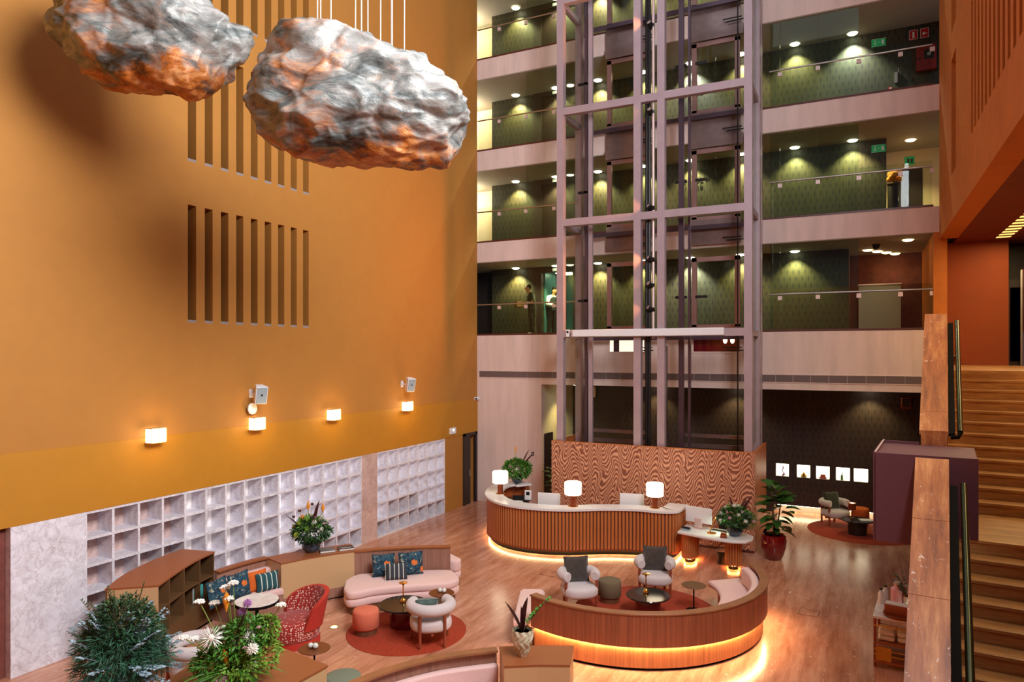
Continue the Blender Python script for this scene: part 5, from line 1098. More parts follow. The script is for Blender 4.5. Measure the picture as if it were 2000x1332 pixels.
# shelf unit
SFt = [(-10.05, 7.47), (-10.34, 7.99), (-10.65, 8.64), (-10.82, 9.21)]; SBk = [(-10.63, 6.98), (-11.05, 7.6), (-11.35, 8.35), (-11.5, 9.06)]
sfc = crom(SFt, 6); sbc = crom(SBk, 6); SH = 1.30
su = thing('shelf_unit', 'curved bronze shelf unit with open cubbies and an orange-brown top', 'shelf unit', (0, 0, 0))
ob('top', MB().strip(offset(sfc, -0.01), offset(sbc, 0.01), SH - 0.03, SH), 'bronze_top', su)
ob('lower_body', MB().strip(sfc, sbc, 0.06, 0.46), 'bronze_in', su, smooth=40); ob('kick', MB().strip(offset(sfc, 0.04), offset(sbc, -0.02), 0, 0.06), 'bronze_dark', su)
ob('back', MB().strip(offset(sbc, -0.03), sbc, 0.46, SH - 0.03), 'bronze_in', su, smooth=40)
ob('middle_shelf', MB().strip(sfc, sbc, 0.85, 0.875), 'bronze_in', su, smooth=40)
for i in (0, 4.5, 9, 13.5, 18):
    k = int(i); t = i - k; f_ = sfc[k] if t == 0 else tuple((sfc[k][q] + sfc[k + 1][q]) / 2 for q in (0, 1)); b_ = sbc[k] if t == 0 else tuple((sbc[k][q] + sbc[k + 1][q]) / 2 for q in (0, 1))
    d_ = Vector((b_[0] - f_[0], b_[1] - f_[1])).normalized(); nn = (-d_.y * 0.014, d_.x * 0.014)
    sg = 1 if i == 18 else (-1 if i == 0 else 0)
    ob('end_panel' if i in (0, 18) else 'upright', MB().prism([(f_[0] + nn[0] * (sg - 1), f_[1] + nn[1] * (sg - 1)), (f_[0] + nn[0] * (sg + 1), f_[1] + nn[1] * (sg + 1)), (b_[0] + nn[0] * (sg + 1), b_[1] + nn[1] * (sg + 1)), (b_[0] + nn[0] * (sg - 1), b_[1] + nn[1] * (sg - 1))], 0.46, SH - 0.03), 'bronze_paint' if i == 0 else 'bronze_in', su)
o = thing('book', 'turquoise book standing in the end cubby of the shelf unit', 'book', (-10.86, 8.86, 0.46), 0.2); ob('cover', B(-0.04, 0.04, -0.12, 0.12, 0, 0.3), 'teal_book', o, bevel=0.006); ob('pages', B(-0.03, 0.03, -0.122, 0.115, 0.01, 0.29), 'paper', o)
o = thing('candle', 'small cream candle in the upper cubby of the shelf unit', 'candle', (-10.5, 7.95, 0.875)); ob('jar', MB().lathe([(0, 0), (0.04, 0), (0.045, 0.07), (0, 0.07)], 14), 'paper', o, smooth=40); ob('flame', MB().ball((0, 0, 0.09), (0.008, 0.008, 0.018), 6, 6), 'downlight_warm', o)
o = thing('bottle', 'slim pale green bottle in the lower cubby of the shelf unit', 'bottle', (-10.3, 7.62, 0.46)); ob('glass', MB().lathe([(0, 0), (0.05, 0), (0.05, 0.2), (0.02, 0.27), (0.02, 0.34), (0, 0.34)], 14), 'leaf_lime', o, smooth=40); ob('stopper', MB().ball((0, 0, 0.35), 0.022, 8, 6), 'paper', o)
# pink bench between shelf unit and cabinet
BF = arc((-7.5, 9.4), 2.62, 183, 163.5, 8); BB = arc((-7.5, 9.4), 3.28, 183, 163.5, 8)
be = thing('banquette_bench', 'pink upholstered bench between the shelf unit and the bronze cabinet', 'bench', (0, 0, 0))
ob('seat_cushion', soft(list(reversed(outline(BF, BB))), 0.32, 0.46, 0.05), 'pink_fabric', be, smooth=60); ob('base', MB().strip(BF, BB, 0.0, 0.32), 'wood_panel', be)
B2 = arc((-7.5, 9.4), 3.10, 183, 163.5, 8); ob('back_cushion', soft(list(reversed(outline(B2, BB))), 0.46, 0.76, 0.05), 'pink_fabric', be, smooth=60)
B3 = arc((-7.5, 9.4), 3.34, 184, 163, 8); ob('back_panel', MB().strip(BB, arc((-7.5, 9.4), 3.34, 183, 163.5, 8), 0.0, 0.90), 'wood_panel', be, smooth=40); ob('cap_rail', MB().strip(arc((-7.5, 9.4), 3.22, 183, 163.5, 8), arc((-7.5, 9.4), 3.38, 183, 163.5, 8), 0.90, 0.93), 'bronze_top', be)
pillow('blue and orange floral cushion nearest the shelf unit on the pink bench', (-10.42, 8.95, 0.46), 8, 'floral', 0.5, 0.46, 0.14, 14); pillow('blue and orange floral cushion in the middle of the pink bench', (-10.38, 9.4, 0.46), 0, 'floral', 0.48, 0.46, 0.14, 14)
pillow('teal cushion with white stripes at the cabinet end of the pink bench', (-10.2, 9.92, 0.46), -20, 'stripe_teal', 0.44, 0.34, 0.15, 14); pillow('orange cushion behind the teal striped one', (-10.36, 9.8, 0.46), -12, 'orange_fabric', 0.42, 0.38, 0.12, 10)
# ------------------------------------------------------------------ foreground bench and cabinets
fgc = crom([(-5.78, 6.5), (-5.65, 7.05), (-5.45, 7.55), (-5.1, 8.08), (-4.55, 8.6)], 5); fgs = fgc[:-3]
fb = thing('foreground_bench', 'curved bench back with pale pink upholstery at the bottom of the picture', 'bench', (0, 0, 0))
ob('back_panel', MB().strip(fgc, offset(fgc, -0.05), 0, 0.89), 'wood_panel', fb, smooth=40); ob('cap_rail', MB().strip(offset(fgc, 0.02), offset(fgc, -0.12), 0.89, 0.92), 'ring_cap', fb, smooth=40)
ob('back_cushion', MB().strip(offset(fgc, -0.05), offset(fgc, -0.16), 0.44, 0.74), 'pink_fabric', fb, smooth=40, bevel=0.03); ob('seat_cushion', MB().strip(offset(fgs, -0.06), offset(fgs, -0.7), 0.3, 0.45), 'pink_fabric', fb, smooth=40, bevel=0.03); ob('base', MB().strip(offset(fgs, -0.06), offset(fgs, -0.64), 0.0, 0.3), 'wood_panel', fb, smooth=40)
def cabinet(label, poly):
    o = thing('low_cabinet', label, 'cabinet', (0, 0, 0)); c = (sum(p[0] for p in poly) / len(poly), sum(p[1] for p in poly) / len(poly)); q = lambda k: [(c[0] + (p[0] - c[0]) * k, c[1] + (p[1] - c[1]) * k) for p in poly]
    ob('body', MB().prism(q(0.985), 0.08, 0.895), 'bronze_paint', o); ob('top', MB().prism(poly, 0.895, 0.92), 'bronze_top', o); ob('plinth', MB().prism(q(0.92), 0, 0.08), 'bronze_dark', o)
cabinet('bronze cabinet with a cream vase at the end of the foreground bench', [(-4.18, 8.12), (-3.8, 8.36), (-3.42, 8.54), (-3.6, 9.13), (-4.05, 8.92), (-4.52, 8.64)])
cabinet('bronze cabinet under the big foreground flower arrangement', [(-6.32, 6.1), (-6.27, 6.6), (-6.25, 7.12), (-7.45, 7.30), (-8.0, 6.7), (-7.7, 5.7), (-7.0, 5.9)])

# ------------------------------------------------------------------ plants and flowers
def leaf_mb(L, W, curl=0.25, n=5, fold=0.12):
    vs = []; fs = []
    for i in range(n + 1):
        t = i / n; w_ = W * math.sin(PI * min(1, t * 0.97 + 0.02)) ** 0.75; z = -curl * L * t * t
        vs += [(-w_ / 2, t * L, z + fold * w_), (0, t * L, z), (w_ / 2, t * L, z + fold * w_)]
    for i in range(n):
        for k in range(2): fs.append((3 * i + k, 3 * i + k + 1, 3 * i + 4 + k, 3 * i + 3 + k))
    return MB().add(vs, fs)
def aim(d, roll=0.0):
    return Vector(d).to_track_quat('Y', 'Z').to_matrix().to_4x4() @ Matrix.Rotation(roll, 4, 'Y')
def foliage(name, par, m, centres, count, L, W, rng, out=1.0, curl=0.3, up=0.3, n=3):
    mb = MB(); base = leaf_mb(L, W, curl, n)
    for _ in range(count):
        c, r = rng.choice(centres); d = Vector((rng.gauss(0, 1), rng.gauss(0, 1), rng.gauss(0, 1) * 0.8 + up)).normalized()
        p = Vector(c) + Vector((d.x * r[0], d.y * r[1], d.z * r[2])) * rng.uniform(0.45, 1.0) ** 0.6
        dd = (d * out + Vector((rng.gauss(0, 0.5), rng.gauss(0, 0.5), rng.gauss(0, 0.5)))).normalized()
        M = Matrix.Translation(p) @ aim(dd, rng.uniform(-1, 1)) @ Matrix.Scale(rng.uniform(0.6, 1.25), 4); mb.add(base.v, base.f, M)
    o = ob(name, mb, m, par, smooth=60); o['kind'] = 'stuff'; return o
def sprays(name, par, m, root, targets, rng, L, W, pairs=10, stem_r=0.004, stem_m=None, jit=0.06):
    """leafy sprigs: curved stem with leaf pairs along it, one mesh for the leaves of all sprigs"""
    mb = MB(); st = MB(); base = leaf_mb(L, W, 0.2, 3)
    for t in targets:
        a = Vector(root) + Vector((rng.uniform(-jit, jit), rng.uniform(-jit, jit), 0)); b = Vector(t); mid = (a + b) / 2 + Vector((0, 0, (b - a).length * 0.16))
        P = [a.lerp(mid, q / 4).lerp(mid.lerp(b, q / 4), q / 4) for q in range(5)]; st.tube(P, [stem_r * 1.4] + [stem_r] * 3 + [stem_r * 0.5], 5)
        for k in range(pairs):
            s_ = 0.3 + 0.7 * k / pairs; p = a.lerp(mid, s_).lerp(mid.lerp(b, s_), s_); tg = (mid.lerp(b, s_) - a.lerp(mid, s_)).normalized(); sd = tg.cross(Vector((0, 0, 1)))
            sd = sd.normalized() if sd.length > 1e-3 else Vector((1, 0, 0)); rot = rng.uniform(-0.6, 0.6)
            for sg in (-1, 1):
                d = (tg * 0.5 + sd * sg * math.cos(rot) + Vector((0, 0, 1)) * (0.25 + math.sin(rot) * sg * 0.5)).normalized()
                mb.add(base.v, base.f, Matrix.Translation(p) @ aim(d, rng.uniform(-0.4, 0.4)) @ Matrix.Scale(rng.uniform(0.7, 1.2) * (1.1 - 0.4 * s_), 4))
    o = ob(name, mb, m, par, smooth=60); o['kind'] = 'stuff'; ob('sprig_stems', st, stem_m or 'stem', par, smooth=60)['kind'] = 'stuff'; return o
def stem_flower(par, a, b, head, m, stem_m='stem', r=0.006, bend=0.06, rng=rnd, name='flower_head'):
    a, b = Vector(a), Vector(b); mid = (a + b) / 2 + Vector((rng.uniform(-bend, bend), rng.uniform(-bend, bend), (b - a).length * 0.08))
    s_ = ob('flower_stem', MB().tube([a.lerp(mid, q / 5).lerp(mid.lerp(b, q / 5), q / 5) for q in range(6)], r, 6), stem_m, par, smooth=60)
    h = ob(name, head, m, s_, smooth=50, loc=tuple(b)); return h
def pom(r, rng, n=60, L=None, W=None, flat=1.0):
    mb = MB(); L = L or r * 0.75; W = W or r * 0.3; base = leaf_mb(L, W, 0.15, 2)
    for i in range(n):
        z = 1 - 1.75 * (i + 0.5) / n; t = i * 2.39996; q = math.sqrt(max(0, 1 - z * z)); d = Vector((q * math.cos(t), q * math.sin(t), z * flat))
        mb.add(base.v, base.f, Matrix.Translation(d * r * 0.4) @ aim(d.normalized(), t))
    return mb.ball((0, 0, 0), r * 0.45, 8, 6)
def umbel(r, rng, n=22):
    mb = MB()
    for i in range(n):
        a = i * 2.4; q = r * math.sqrt((i + 0.5) / n); mb.ball((q * math.cos(a), q * math.sin(a), 0.35 * r * (1 - (q / r) ** 2) + rng.uniform(-0.1, 0.1) * r), r * 0.23, 6, 5)
    for i in range(6): a = i * 1.05; mb.tube([(0, 0, -r * 0.5), (0.7 * r * math.cos(a), 0.7 * r * math.sin(a), 0)], r * 0.05, 4)
    return mb
def blade(L, W, curl=0.1): return leaf_mb(L, W, curl, 7, 0.2)
def bowl(par, r, h, m, z=0.0):
    ob('vase', MB().lathe([(0, z), (r * 0.55, z), (r * 0.92, z + h * 0.3), (r, z + h * 0.55), (r * 0.85, z + h * 0.85), (r * 0.72, z + h), (r * 0.68, z + h), (r * 0.8, z + h * 0.8), (0, z + h * 0.7)], 30), m, par, smooth=45)

# tall eucalyptus arrangement at the left
rg = random.Random(5)
eu = thing('eucalyptus_arrangement', 'large bushy eucalyptus and fern arrangement in a grey planter at lower left', 'plant', (-8.25, 5.62, 0))
ob('planter', MB().lathe([(0, 0), (0.17, 0), (0.24, 0.9), (0.215, 0.9), (0.2, 0.8), (0, 0.8)], 28), 'planter_grey', eu, smooth=40)
foliage('fern_leaves', eu, 'leaf_euca', [((0, 0, 1.36), (0.52, 0.5, 0.42)), ((0.05, 0.0, 1.2), (0.55, 0.55, 0.32))], 5200, 0.10, 0.012, rg, 1.0, 0.35, 0.1)
foliage('dark_leaves', eu, 'leaf_dark', [((-0.05, 0.05, 1.55), (0.42, 0.4, 0.4))], 2600, 0.06, 0.022, rg, 1.0, 0.3, 0.3)
tg = []
for i in range(60): a = rg.uniform(0, 2 * PI); e = rg.uniform(-0.4, 1.15); tg.append((0.74 * math.cos(a) * math.cos(e), 0.72 * math.sin(a) * math.cos(e), 1.22 + 0.72 * math.sin(e)))
sprays('silver_eucalyptus_leaves', eu, 'leaf_silver', (0, 0, 1.0), tg, rg, 0.07, 0.055, 14, 0.004, 'bark')
tg = [(rg.uniform(-0.45, 0.35), rg.uniform(-0.3, 0.3), rg.uniform(1.8, 2.12)) for _ in range(14)]
sprays('tip_sprigs', eu, 'leaf_dark', (0, 0, 1.1), tg, rg, 0.06, 0.022, 16, 0.005, 'bark')

# foreground flower arrangement
ff = thing('flower_arrangement', 'tall wild arrangement of white and lilac flowers with lime greenery in the foreground', 'flowers', (-6.95, 6.30, 0.92))
bowl(ff, 0.18, 0.26, 'vase_blue')
# arrangement axes: u runs to the right of the picture, w towards its depth
cu = Vector((0.894, 0.447, 0)); cw = Vector((-0.447, 0.894, 0))
def uvp(u, w_, z): v = cu * u + cw * w_; return (v.x, v.y, z)
foliage('lime_greenery', ff, 'leaf_lime', [(uvp(0.28, -0.05, 0.36), (0.26, 0.26, 0.2)), (uvp(0.05, -0.15, 0.24), (0.3, 0.26, 0.16)), (uvp(0.35, 0.05, 0.62), (0.12, 0.12, 0.18))], 2000, 0.05, 0.02, rg, 1.0, 0.3, 0.3)
foliage('green_leaves', ff, 'leaf_green', [(uvp(-0.1, 0, 0.42), (0.36, 0.34, 0.26)), (uvp(0.1, 0, 0.55), (0.28, 0.26, 0.26)), (uvp(-0.28, -0.1, 0.26), (0.25, 0.25, 0.16))], 2400, 0.07, 0.024, rg, 1.0, 0.3, 0.3)
foliage('grass_blades', ff, 'leaf_green', [(uvp(-0.05, -0.1, 0.2), (0.3, 0.3, 0.12))], 260, 0.34, 0.016, rg, 1.2, 0.35, 0.15)
F = [(-0.47, 1.0, 'u'), (-0.35, 0.93, 'u'), (-0.2, 1.14, 'u'), (-0.13, 1.02, 'u'), (-0.55, 0.66, 'u'), (-0.07, 1.22, 'u'), (0.5, 0.92, 'u'), (0.02, 0.84, 'm'), (0.1, 0.96, 'm'), (0.18, 0.6, 'p'), (0.29, 0.54, 'p'), (0.22, 0.26, 'p'), (-0.12, 0.12, 'P'), (-0.22, 0.66, 'S'), (-0.5, 0.58, 'u')]
for i, (u, z, k) in enumerate(F):
    w_ = rg.uniform(-0.12, 0.12) - (0.26 if z < 0.7 else 0); q = {'u': (umbel(0.062, rg), 'petal_white'), 'm': (pom(0.055, rg, 70), 'petal_mauve'), 'p': (pom(0.07, rg, 60), 'petal_white'), 'P': (pom(0.085, rg, 90), 'petal_pink'), 'S': (pom(0.1, rg, 60, 0.12, 0.012), 'petal_white')}[k]
    stem_flower(ff, uvp(u * 0.25, w_ * 0.3, 0.16), uvp(u, w_, z), q[0], q[1], rng=rg)
for i in range(26):
    u, z = rg.uniform(-0.4, 0.35), rg.uniform(0.3, 0.75); ob('blossom', umbel(0.03, rg, 8), 'petal_pink' if i % 3 else 'petal_white', ff, smooth=50, loc=uvp(u, rg.uniform(-0.28, 0.1), z))
ob('button_chrysanthemum', pom(0.085, rg, 110, 0.05, 0.02), 'leaf_lime', ff, smooth=50, loc=uvp(0.02, -0.25, 0.16))
for (u, z, L, W, lean) in ((-0.05, 0.42, 0.5, 0.13, (-0.55, 0.0, 0.85)), (0.0, 0.42, 0.62, 0.14, (0.12, 0.0, 1.0))):
    ob('maroon_leaf', blade(L, W), 'leaf_maroon', ff, smooth=60, loc=uvp(u, -0.12, z - 0.1)).rotation_euler = aim(cu * lean[0] + cw * lean[1] + Vector((0, 0, lean[2])), 0.5).to_euler()
ob('calla', MB().lathe([(0.008, 0), (0.03, 0.09), (0.045, 0.16), (0.02, 0.23), (0.0, 0.27)], 12, T(uvp(-0.16, -0.02, 0.86))), 'petal_orange', ff, smooth=60); ob('calla', MB().lathe([(0.01, 0), (0.035, 0.1), (0.03, 0.2), (0.0, 0.27)], 12, T(uvp(-0.07, -0.2, 0.24), 0.2)), 'petal_orange', ff, smooth=60)

def bouquet(label, loc, s, seed, style):
    r_ = random.Random(seed); o = thing('flower_vase', label, 'flowers', loc); bowl(o, 0.19 * s, 0.24 * s, 'vase_blue')
    foliage('leaves', o, 'leaf_dark', [((0, 0, 0.42 * s), (0.40 * s, 0.38 * s, 0.24 * s))], 1100, 0.075 * s, 0.035 * s, r_, 1.0, 0.3, 0.25)
    foliage('bright_leaves', o, 'leaf_green', [((0, 0, 0.46 * s), (0.36 * s, 0.34 * s, 0.28 * s))], 700, 0.07 * s, 0.026 * s, r_, 1.0, 0.3, 0.35)
    for i in range(16 if style != 'desk' else 22):
        a = i * 2.4; q = 0.38 * s * math.sqrt((i + 1) / 17); z = (0.74 - 0.5 * (q / (0.38 * s)) ** 2 * 0.6) * s + r_.uniform(-0.05, 0.05)
        m = (['petal_white', 'petal_pink', 'petal_white', 'petal_pink'] if style == 'desk' else ['petal_pink', 'petal_white', 'leaf_lime', 'petal_pink', 'petal_orange', 'petal_white', 'leaf_maroon', 'petal_yellow'])[i % (4 if style == 'desk' else 8)]
        ob('flower_head', pom(0.05 * s * r_.uniform(0.8, 1.25), r_, 36), m, o, smooth=50, loc=(q * math.cos(a), q * math.sin(a), z))
    if style != 'desk':
        for u, L, W, d in ((-0.12, 0.55, 0.11, (-0.75, 0.9)), (0.06, 0.72, 0.13, (0.1, 1.0)), (0.16, 0.3, 0.07, (0.6, 0.5))):
            ob('maroon_leaf', blade(L * s, W * s), 'leaf_maroon', o, smooth=60, loc=tuple(cu * u * s + Vector((0, 0, 0.38 * s)))).rotation_euler = aim(cu * d[0] - cw * 0.1 + Vector((0, 0, d[1])), 0.4).to_euler()
        for u, z in ((-0.06, 0.9), (0.24, 0.86)): stem_flower(o, (0, 0, 0.2 * s), tuple(cu * u * s + Vector((0, 0, z * s))), MB().lathe([(0.008 * s, -0.04 * s), (0.04 * s, 0.03 * s), (0.02 * s, 0.1 * s), (0, 0.16 * s)], 10), 'petal_orange', rng=r_)
        for u, z in ((-0.36, 0.72), (-0.24, 0.84), (0.02, 0.98)): stem_flower(o, (0, 0, 0.2 * s), tuple(cu * u * s + Vector((0, 0, z * s))), MB().ball((0, 0, 0), (0.035 * s, 0.035 * s, 0.028 * s), 10, 6), 'leaf_maroon', rng=r_, r=0.003)
    else:
        for u, L, d in ((-0.02, 0.62, (-0.1, 1.0)), (0.1, 0.68, (0.42, 0.95)), (0.08, 0.6, (0.3, 1.0))):
            ob('maroon_leaf', blade(L * s, 0.09 * s), 'leaf_maroon', o, smooth=60, loc=tuple(cu * u * s + Vector((0, 0, 0.36 * s)))).rotation_euler = aim(cu * d[0] + Vector((0, 0, d[1])), 0.4).to_euler()
        foliage('fern_spray', o, 'leaf_green', [(tuple(cu * 0.34 * s + Vector((0, 0, 0.36 * s))), (0.17 * s, 0.14 * s, 0.22 * s))], 900, 0.05, 0.01, r_, 1.0, 0.3, 0.2)
    return o
bouquet('dark blue vase of mixed flowers with maroon leaves on the bronze cabinet', (-10.12, 11.02, 0.925), 1.0, 21, 'cab')
bouquet('dark vase of pale blossoms and ferns on the low reception desk', (-2.66, 16.92, 0.75), 0.98, 33, 'desk')
# vase at the back of the counter: greener, with one orange torch and two dark blades
r_ = random.Random(44); o = thing('flower_vase', 'dark vase of leafy flowers at the back left end of the counter', 'flowers', (-9.12, 18.58, 1.17)); bowl(o, 0.17, 0.24, 'vase_blue')
foliage('leaves', o, 'leaf_green', [((0, 0, 0.42), (0.42, 0.4, 0.28))], 1700, 0.09, 0.035, r_, 1.0, 0.3, 0.3)
for i in range(9): a = i * 2.4; q = 0.1 * math.sqrt(i); ob('flower_head', pom(0.06, r_, 36), ['leaf_lime', 'petal_white', 'petal_pink', 'petal_white'][i % 4], o, smooth=50, loc=(q * math.cos(a) - 0.05, q * math.sin(a) - 0.2, 0.6 - 0.03 * i))
stem_flower(o, (0, 0, 0.2), (-0.05, 0, 0.92), MB().lathe([(0.01, -0.02), (0.025, 0.04), (0.02, 0.14), (0, 0.18)], 10), 'petal_orange', rng=r_)
for d in ((0.32, 1.0), (0.62, 0.9)): ob('maroon_leaf', blade(0.62, 0.09), 'leaf_maroon', o, smooth=60, loc=tuple(cu * 0.12 + Vector((0, 0, 0.42)))).rotation_euler = aim(cu * d[0] + Vector((0, 0, d[1])), 0.4).to_euler()

# cream rippled vase on the foreground cabinet
o = thing('rippled_vase', 'cream rippled ceramic vase with dark leaves and a green sprig in the foreground', 'vase', (-4.10, 8.52, 0.92)); vs = []; fs = []; nu, nv = 48, 26
for j in range(nv + 1):
    t = j / nv; r = 0.055 + 0.075 * math.sin(PI * min(1, t * 0.62 + 0.02)) ** 1.2 + 0.01 * t
    for i in range(nu): a = 2 * PI * i / nu; q = r + 0.010 * math.sin(9 * a + 2.4 * math.sin(t * 13)) * min(1, t * 6); vs.append((q * math.cos(a), q * math.sin(a), 0.36 * t))
for j in range(nv):
    for i in range(nu): fs.append((j * nu + i, j * nu + (i + 1) % nu, (j + 1) * nu + (i + 1) % nu, (j + 1) * nu + i))
fs.append(tuple(reversed(range(nu)))); ob('vase', MB().add(vs, fs), 'vase_cream', o, smooth=60); ob('water_disc', MB().lathe([(0, 0.33), (0.1, 0.33)], 24), 'soil', o)
for d, L, W in (((-0.42, 0.0, 1.0), 0.52, 0.10), ((0.06, 0, 1.0), 0.5, 0.12), ((0.0, 0.2, 1.0), 0.36, 0.08)): ob('dark_leaf', blade(L, W), 'leaf_maroon', o, smooth=60, loc=(0, 0, 0.28)).rotation_euler = aim(cu * d[0] + cw * d[1] + Vector((0, 0, d[2])), 0.6).to_euler()
sprays('sprig_leaves', o, 'leaf_green', (0, 0, 0.3), [tuple(cu * 0.40 + Vector((0, 0, 0.80))), tuple(cu * 0.24 + cw * 0.1 + Vector((0, 0, 0.62)))], random.Random(3), 0.085, 0.045, 7, 0.004, 'bark', 0.02)
# books on the bronze cabinet
for (x, y, lb, m, rz) in ((-9.86, 11.2, 'grey-covered book lying on the bronze cabinet next to the vase', 'book_grey', 0.9), (-9.62, 11.5, 'dark book with white lettering lying at the end of the bronze cabinet', 'book_dark', 0.9)):
    o = thing('book', lb, 'book', (x, y, 0.925), rz); ob('pages', B(-0.15, 0.15, -0.115, 0.115, 0.004, 0.034), 'paper', o); ob('cover', MB().box(-0.155, 0.155, -0.12, 0.12, 0.034, 0.04).box(-0.155, 0.155, -0.12, 0.12, 0, 0.004).box(-0.155, 0.155, 0.115, 0.12, 0, 0.04), m, o)
    if m == 'book_dark': ob('title_lettering', MB().box(-0.1, 0.1, -0.05, -0.03, 0.04, 0.041), 'paper', o)
# fiddle-leaf fig
fg = thing('fiddle_leaf_fig', 'fiddle-leaf fig in a glossy dark red pot beside the timber screen', 'potted plant', (-1.93, 18.1, 0))
ob('pot', MB().lathe([(0, 0), (0.17, 0), (0.2, 0.03), (0.29, 0.3), (0.305, 0.45), (0.28, 0.58), (0.245, 0.6), (0.22, 0.57), (0.2, 0.54), (0, 0.54)], 36), 'pot_red', fg, smooth=40); ob('soil', MB().lathe([(0, 0.545), (0.21, 0.545)], 24), 'soil', fg)
ob('trunk', MB().tube([(0, 0, 0.5), (0.02, 0.0, 0.85), (-0.03, 0.02, 1.2), (-0.05, 0.0, 1.75)], [0.03, 0.026, 0.022, 0.014], 8), 'bark', fg, smooth=60); ob('trunk', MB().tube([(0.03, 0, 0.5), (0.1, 0.02, 0.9), (0.16, 0.0, 1.35)], [0.024, 0.02, 0.012], 8), 'bark', fg, smooth=60)
r_ = random.Random(9)
lm = [leaf_mb(0.38, 0.27, 0.3, 6, 0.14).mesh('leaf', 'leaf_fig', 60), leaf_mb(0.3, 0.22, 0.45, 6, 0.14).mesh('leaf', 'leaf_fig', 60), leaf_mb(0.25, 0.17, 0.2, 6, 0.14).mesh('leaf', 'leaf_fig', 60)]
for i in range(46):
    t = i / 45; z = 0.72 + 1.1 * t; ax = Vector((0.02, 0, z)) if i % 3 else Vector((0.12, 0, min(z, 1.4))); a = i * 2.4 + r_.uniform(-0.3, 0.3); el = -0.25 + 0.95 * t + r_.uniform(-0.2, 0.2)
    d = Vector((math.cos(a) * math.cos(el), math.sin(a) * math.cos(el), math.sin(el) + 0.15)).normalized(); r0 = 0.05 + 0.12 * math.sin(PI * t)
    link('leaf', lm[i % 3], fg, tuple(ax + Vector((d.x, d.y, 0)) * r0), aim(d, r_.uniform(-0.5, 0.5)).to_euler())
# small leafy plant in the passage, seen beside the timber screen
o = thing('leafy_plant', 'leafy green plant in the passage at the left edge of the timber screen', 'plant', (-8.45, 19.75, 0)); ob('pot', MB().lathe([(0, 0), (0.15, 0), (0.18, 0.4), (0.16, 0.4), (0, 0.36)], 20), 'vase_blue', o, smooth=40); ob('stem', MB().tube([(0, 0, 0.36), (0, 0, 1.3)], 0.015, 6), 'bark', o)
for i in range(16): a = i * 2.4; link('leaf', lm[i % 3], o, (0, 0, 0.7 + 0.05 * i), aim((math.cos(a), math.sin(a), 0.5)).to_euler())

# ------------------------------------------------------------------ trolley by the stair
ct = thing('service_trolley', 'wood and brass service trolley tucked against the stair parapet', 'trolley', (0.50, 13.0, 0), -SA)
for x in (-0.28, 0.28):
    for y in (-0.42, 0.42): ob('leg', B(x - 0.02, x + 0.02, y - 0.02, y + 0.02, 0.0, 0.80), 'copper', ct)
ob('top', B(-0.31, 0.31, -0.46, 0.46, 0.78, 0.81), 'marble_table', ct); ob('shelf', B(-0.3, 0.3, -0.45, 0.45, 0.38, 0.41), 'tray_wood', ct); ob('shelf', B(-0.3, 0.3, -0.45, 0.45, 0.08, 0.11), 'tray_wood', ct)
for z in (0.66, 0.28, 0.2): ob('rail', MB().box(-0.3, 0.3, -0.455, -0.44, z, z + 0.02), 'brass', ct)
ob('carved_panel', MB().box(-0.27, -0.05, -0.45, -0.44, 0.12, 0.34), 'brass', ct)
for i, (x, lb) in enumerate(((-0.14, 'cream folded towel stack on the left of the trolley shelf'), (0.13, 'cream folded towel stack on the right of the trolley shelf'))):
    o = thing('towel_stack', lb, 'towels', (0.50 + x, 13.0 - 0.2, 0.41), -SA)
    for k in range(2): ob('towel', B(-0.12, 0.12, -0.16, 0.16, k * 0.085, k * 0.085 + 0.08), 'paper', o, bevel=0.03)
o = thing('serving_tray', 'round brown wooden tray on the trolley', 'tray', (0.54, 12.75, 0.81)); ob('plate', MB().lathe([(0, 0), (0.2, 0), (0.24, 0.03), (0.23, 0.035), (0.19, 0.012), (0, 0.012)], 32), 'tray_wood', o, smooth=40); ob('rim', MB().lathe([(0.23, 0.03), (0.245, 0.03), (0.245, 0.037), (0.23, 0.037)], 32), 'copper', o)
o = thing('tissue_box', 'brown wooden box standing on the round tray', 'box', (0.50, 12.78, 0.823), -0.2); ob('case', B(-0.17, 0.17, -0.09, 0.09, 0, 0.16), 'tray_wood', o, bevel=0.008); ob('napkins', B(-0.16, 0.16, -0.08, 0.08, 0.15, 0.17), 'paper', o)
for i, (x, y, h, r, m, lb) in enumerate(((0.28, 13.25, 0.26, 0.045, 'bottle_clear', 'dark-capped clear bottle at the left of the trolley top'), (0.35, 13.38, 0.28, 0.045, 'bottle_clear', 'dark-capped clear bottle behind the other on the trolley top'), (0.52, 13.2, 0.42, 0.10, 'petal_pink', 'tall pink-filled glass jar on the trolley top'), (0.64, 13.28, 0.34, 0.09, 'bottle_clear', 'clear glass jar between the pink jar and the small lamp'))):
    o = thing('glass_jar' if i > 1 else 'bottle', lb, 'jar' if i > 1 else 'bottle', (x, y, 0.81)); ob('glass', MB().lathe([(0, 0), (r, 0), (r, h * 0.7), (r * 0.5, h * 0.82), (r * 0.5, h * 0.9), (0, h * 0.9)], 18), m, o, smooth=40); ob('cap', MB().lathe([(0, h * 0.9), (r * 0.55, h * 0.9), (r * 0.55, h), (0, h)], 14), 'black' if i < 2 else 'bottle_clear', o, smooth=40)
o = thing('candle_lamp', 'small glowing candle lamp on the trolley beside the parapet', 'lamp', (0.74, 12.98, 0.81)); ob('glass', MB().lathe([(0, 0), (0.06, 0), (0.06, 0.14), (0, 0.14)], 16), 'lamp_shade', o, smooth=40); ob('holder', MB().lathe([(0.062, 0), (0.066, 0), (0.066, 0.03), (0.062, 0.03)], 16), 'brass', o)
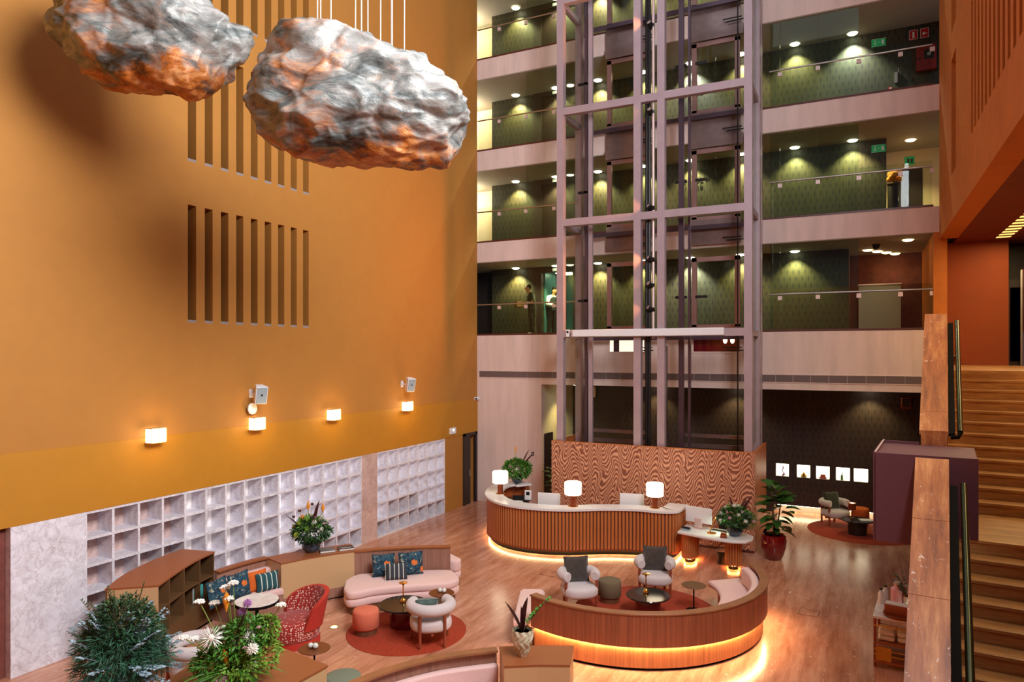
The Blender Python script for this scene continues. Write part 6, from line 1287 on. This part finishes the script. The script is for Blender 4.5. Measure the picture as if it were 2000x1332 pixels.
r_ = random.Random(71); o = thing('trolley_flowers', 'small jar of leafy sprigs on the trolley', 'flowers', (0.66, 13.12, 0.81)); ob('jar', MB().lathe([(0, 0), (0.06, 0), (0.06, 0.2), (0.05, 0.22), (0, 0.2)], 16), 'bottle_clear', o, smooth=40)
sprays('sprig_leaves', o, 'leaf_dark', (0, 0, 0.18), [(r_.uniform(-0.25, 0.2), r_.uniform(-0.2, 0.2), r_.uniform(0.4, 0.68)) for _ in range(9)], r_, 0.06, 0.03, 6, 0.003, 'bark', 0.02)
for i in range(4): ob('flower_head', pom(0.035, r_, 24), ['petal_orange', 'petal_yellow', 'coral_fabric', 'petal_orange'][i], o, smooth=50, loc=(0.08 * math.cos(i * 1.6) + 0.05, 0.08 * math.sin(i * 1.6), 0.3 + 0.03 * i))
# recessed floor uplights
for i, (x, y, lb) in enumerate(((-8.62, 9.98, 'small glowing floor uplight between the red chair and the left rug'), (-8.2, 10.42, 'small glowing floor light at the foot of the pink sofa'))):
    if i: continue
    o = thing('floor_uplight', lb, 'floor light', (x, y, 0)); ob('lens', MB().lathe([(0, 0.006), (0.06, 0.006)], 18), 'floor_spot', o); ob('rim', MB().lathe([(0.06, 0.0), (0.06, 0.007), (0.08, 0.007), (0.082, 0.0)], 18), 'metal', o)
# glow of the counter's drum lamps, as point lights above their shades
for (x, y, e) in ((-8.84, 16.96, 10), (-6.48, 16.38, 10), (-4.60, 17.12, 10)):
    l = bpy.data.lights.new('lamp_glow', 'POINT'); l.energy = e; l.color = (1.0, 0.82, 0.55); l.shadow_soft_size = 0.2; lo = bpy.data.objects.new('lamp_glow', l); COL.objects.link(lo); lo.location = (x, y, 1.17 + 0.72)
# shell behind the viewer; its blue-grey upper part is added to tint glass reflections
struct('wall_rear', B(XL - 0.6, 7.5, -5.2, -5, 0, 9.0), 'plaster_right'); struct('wall_rear_upper', B(XL - 0.6, 7.5, -5.2, -5, 9.0, 20), 'rear_blue_grey')
struct('wall_side', B(7.4, 7.6, -5, 24, 0, 8.1), 'brown_red')
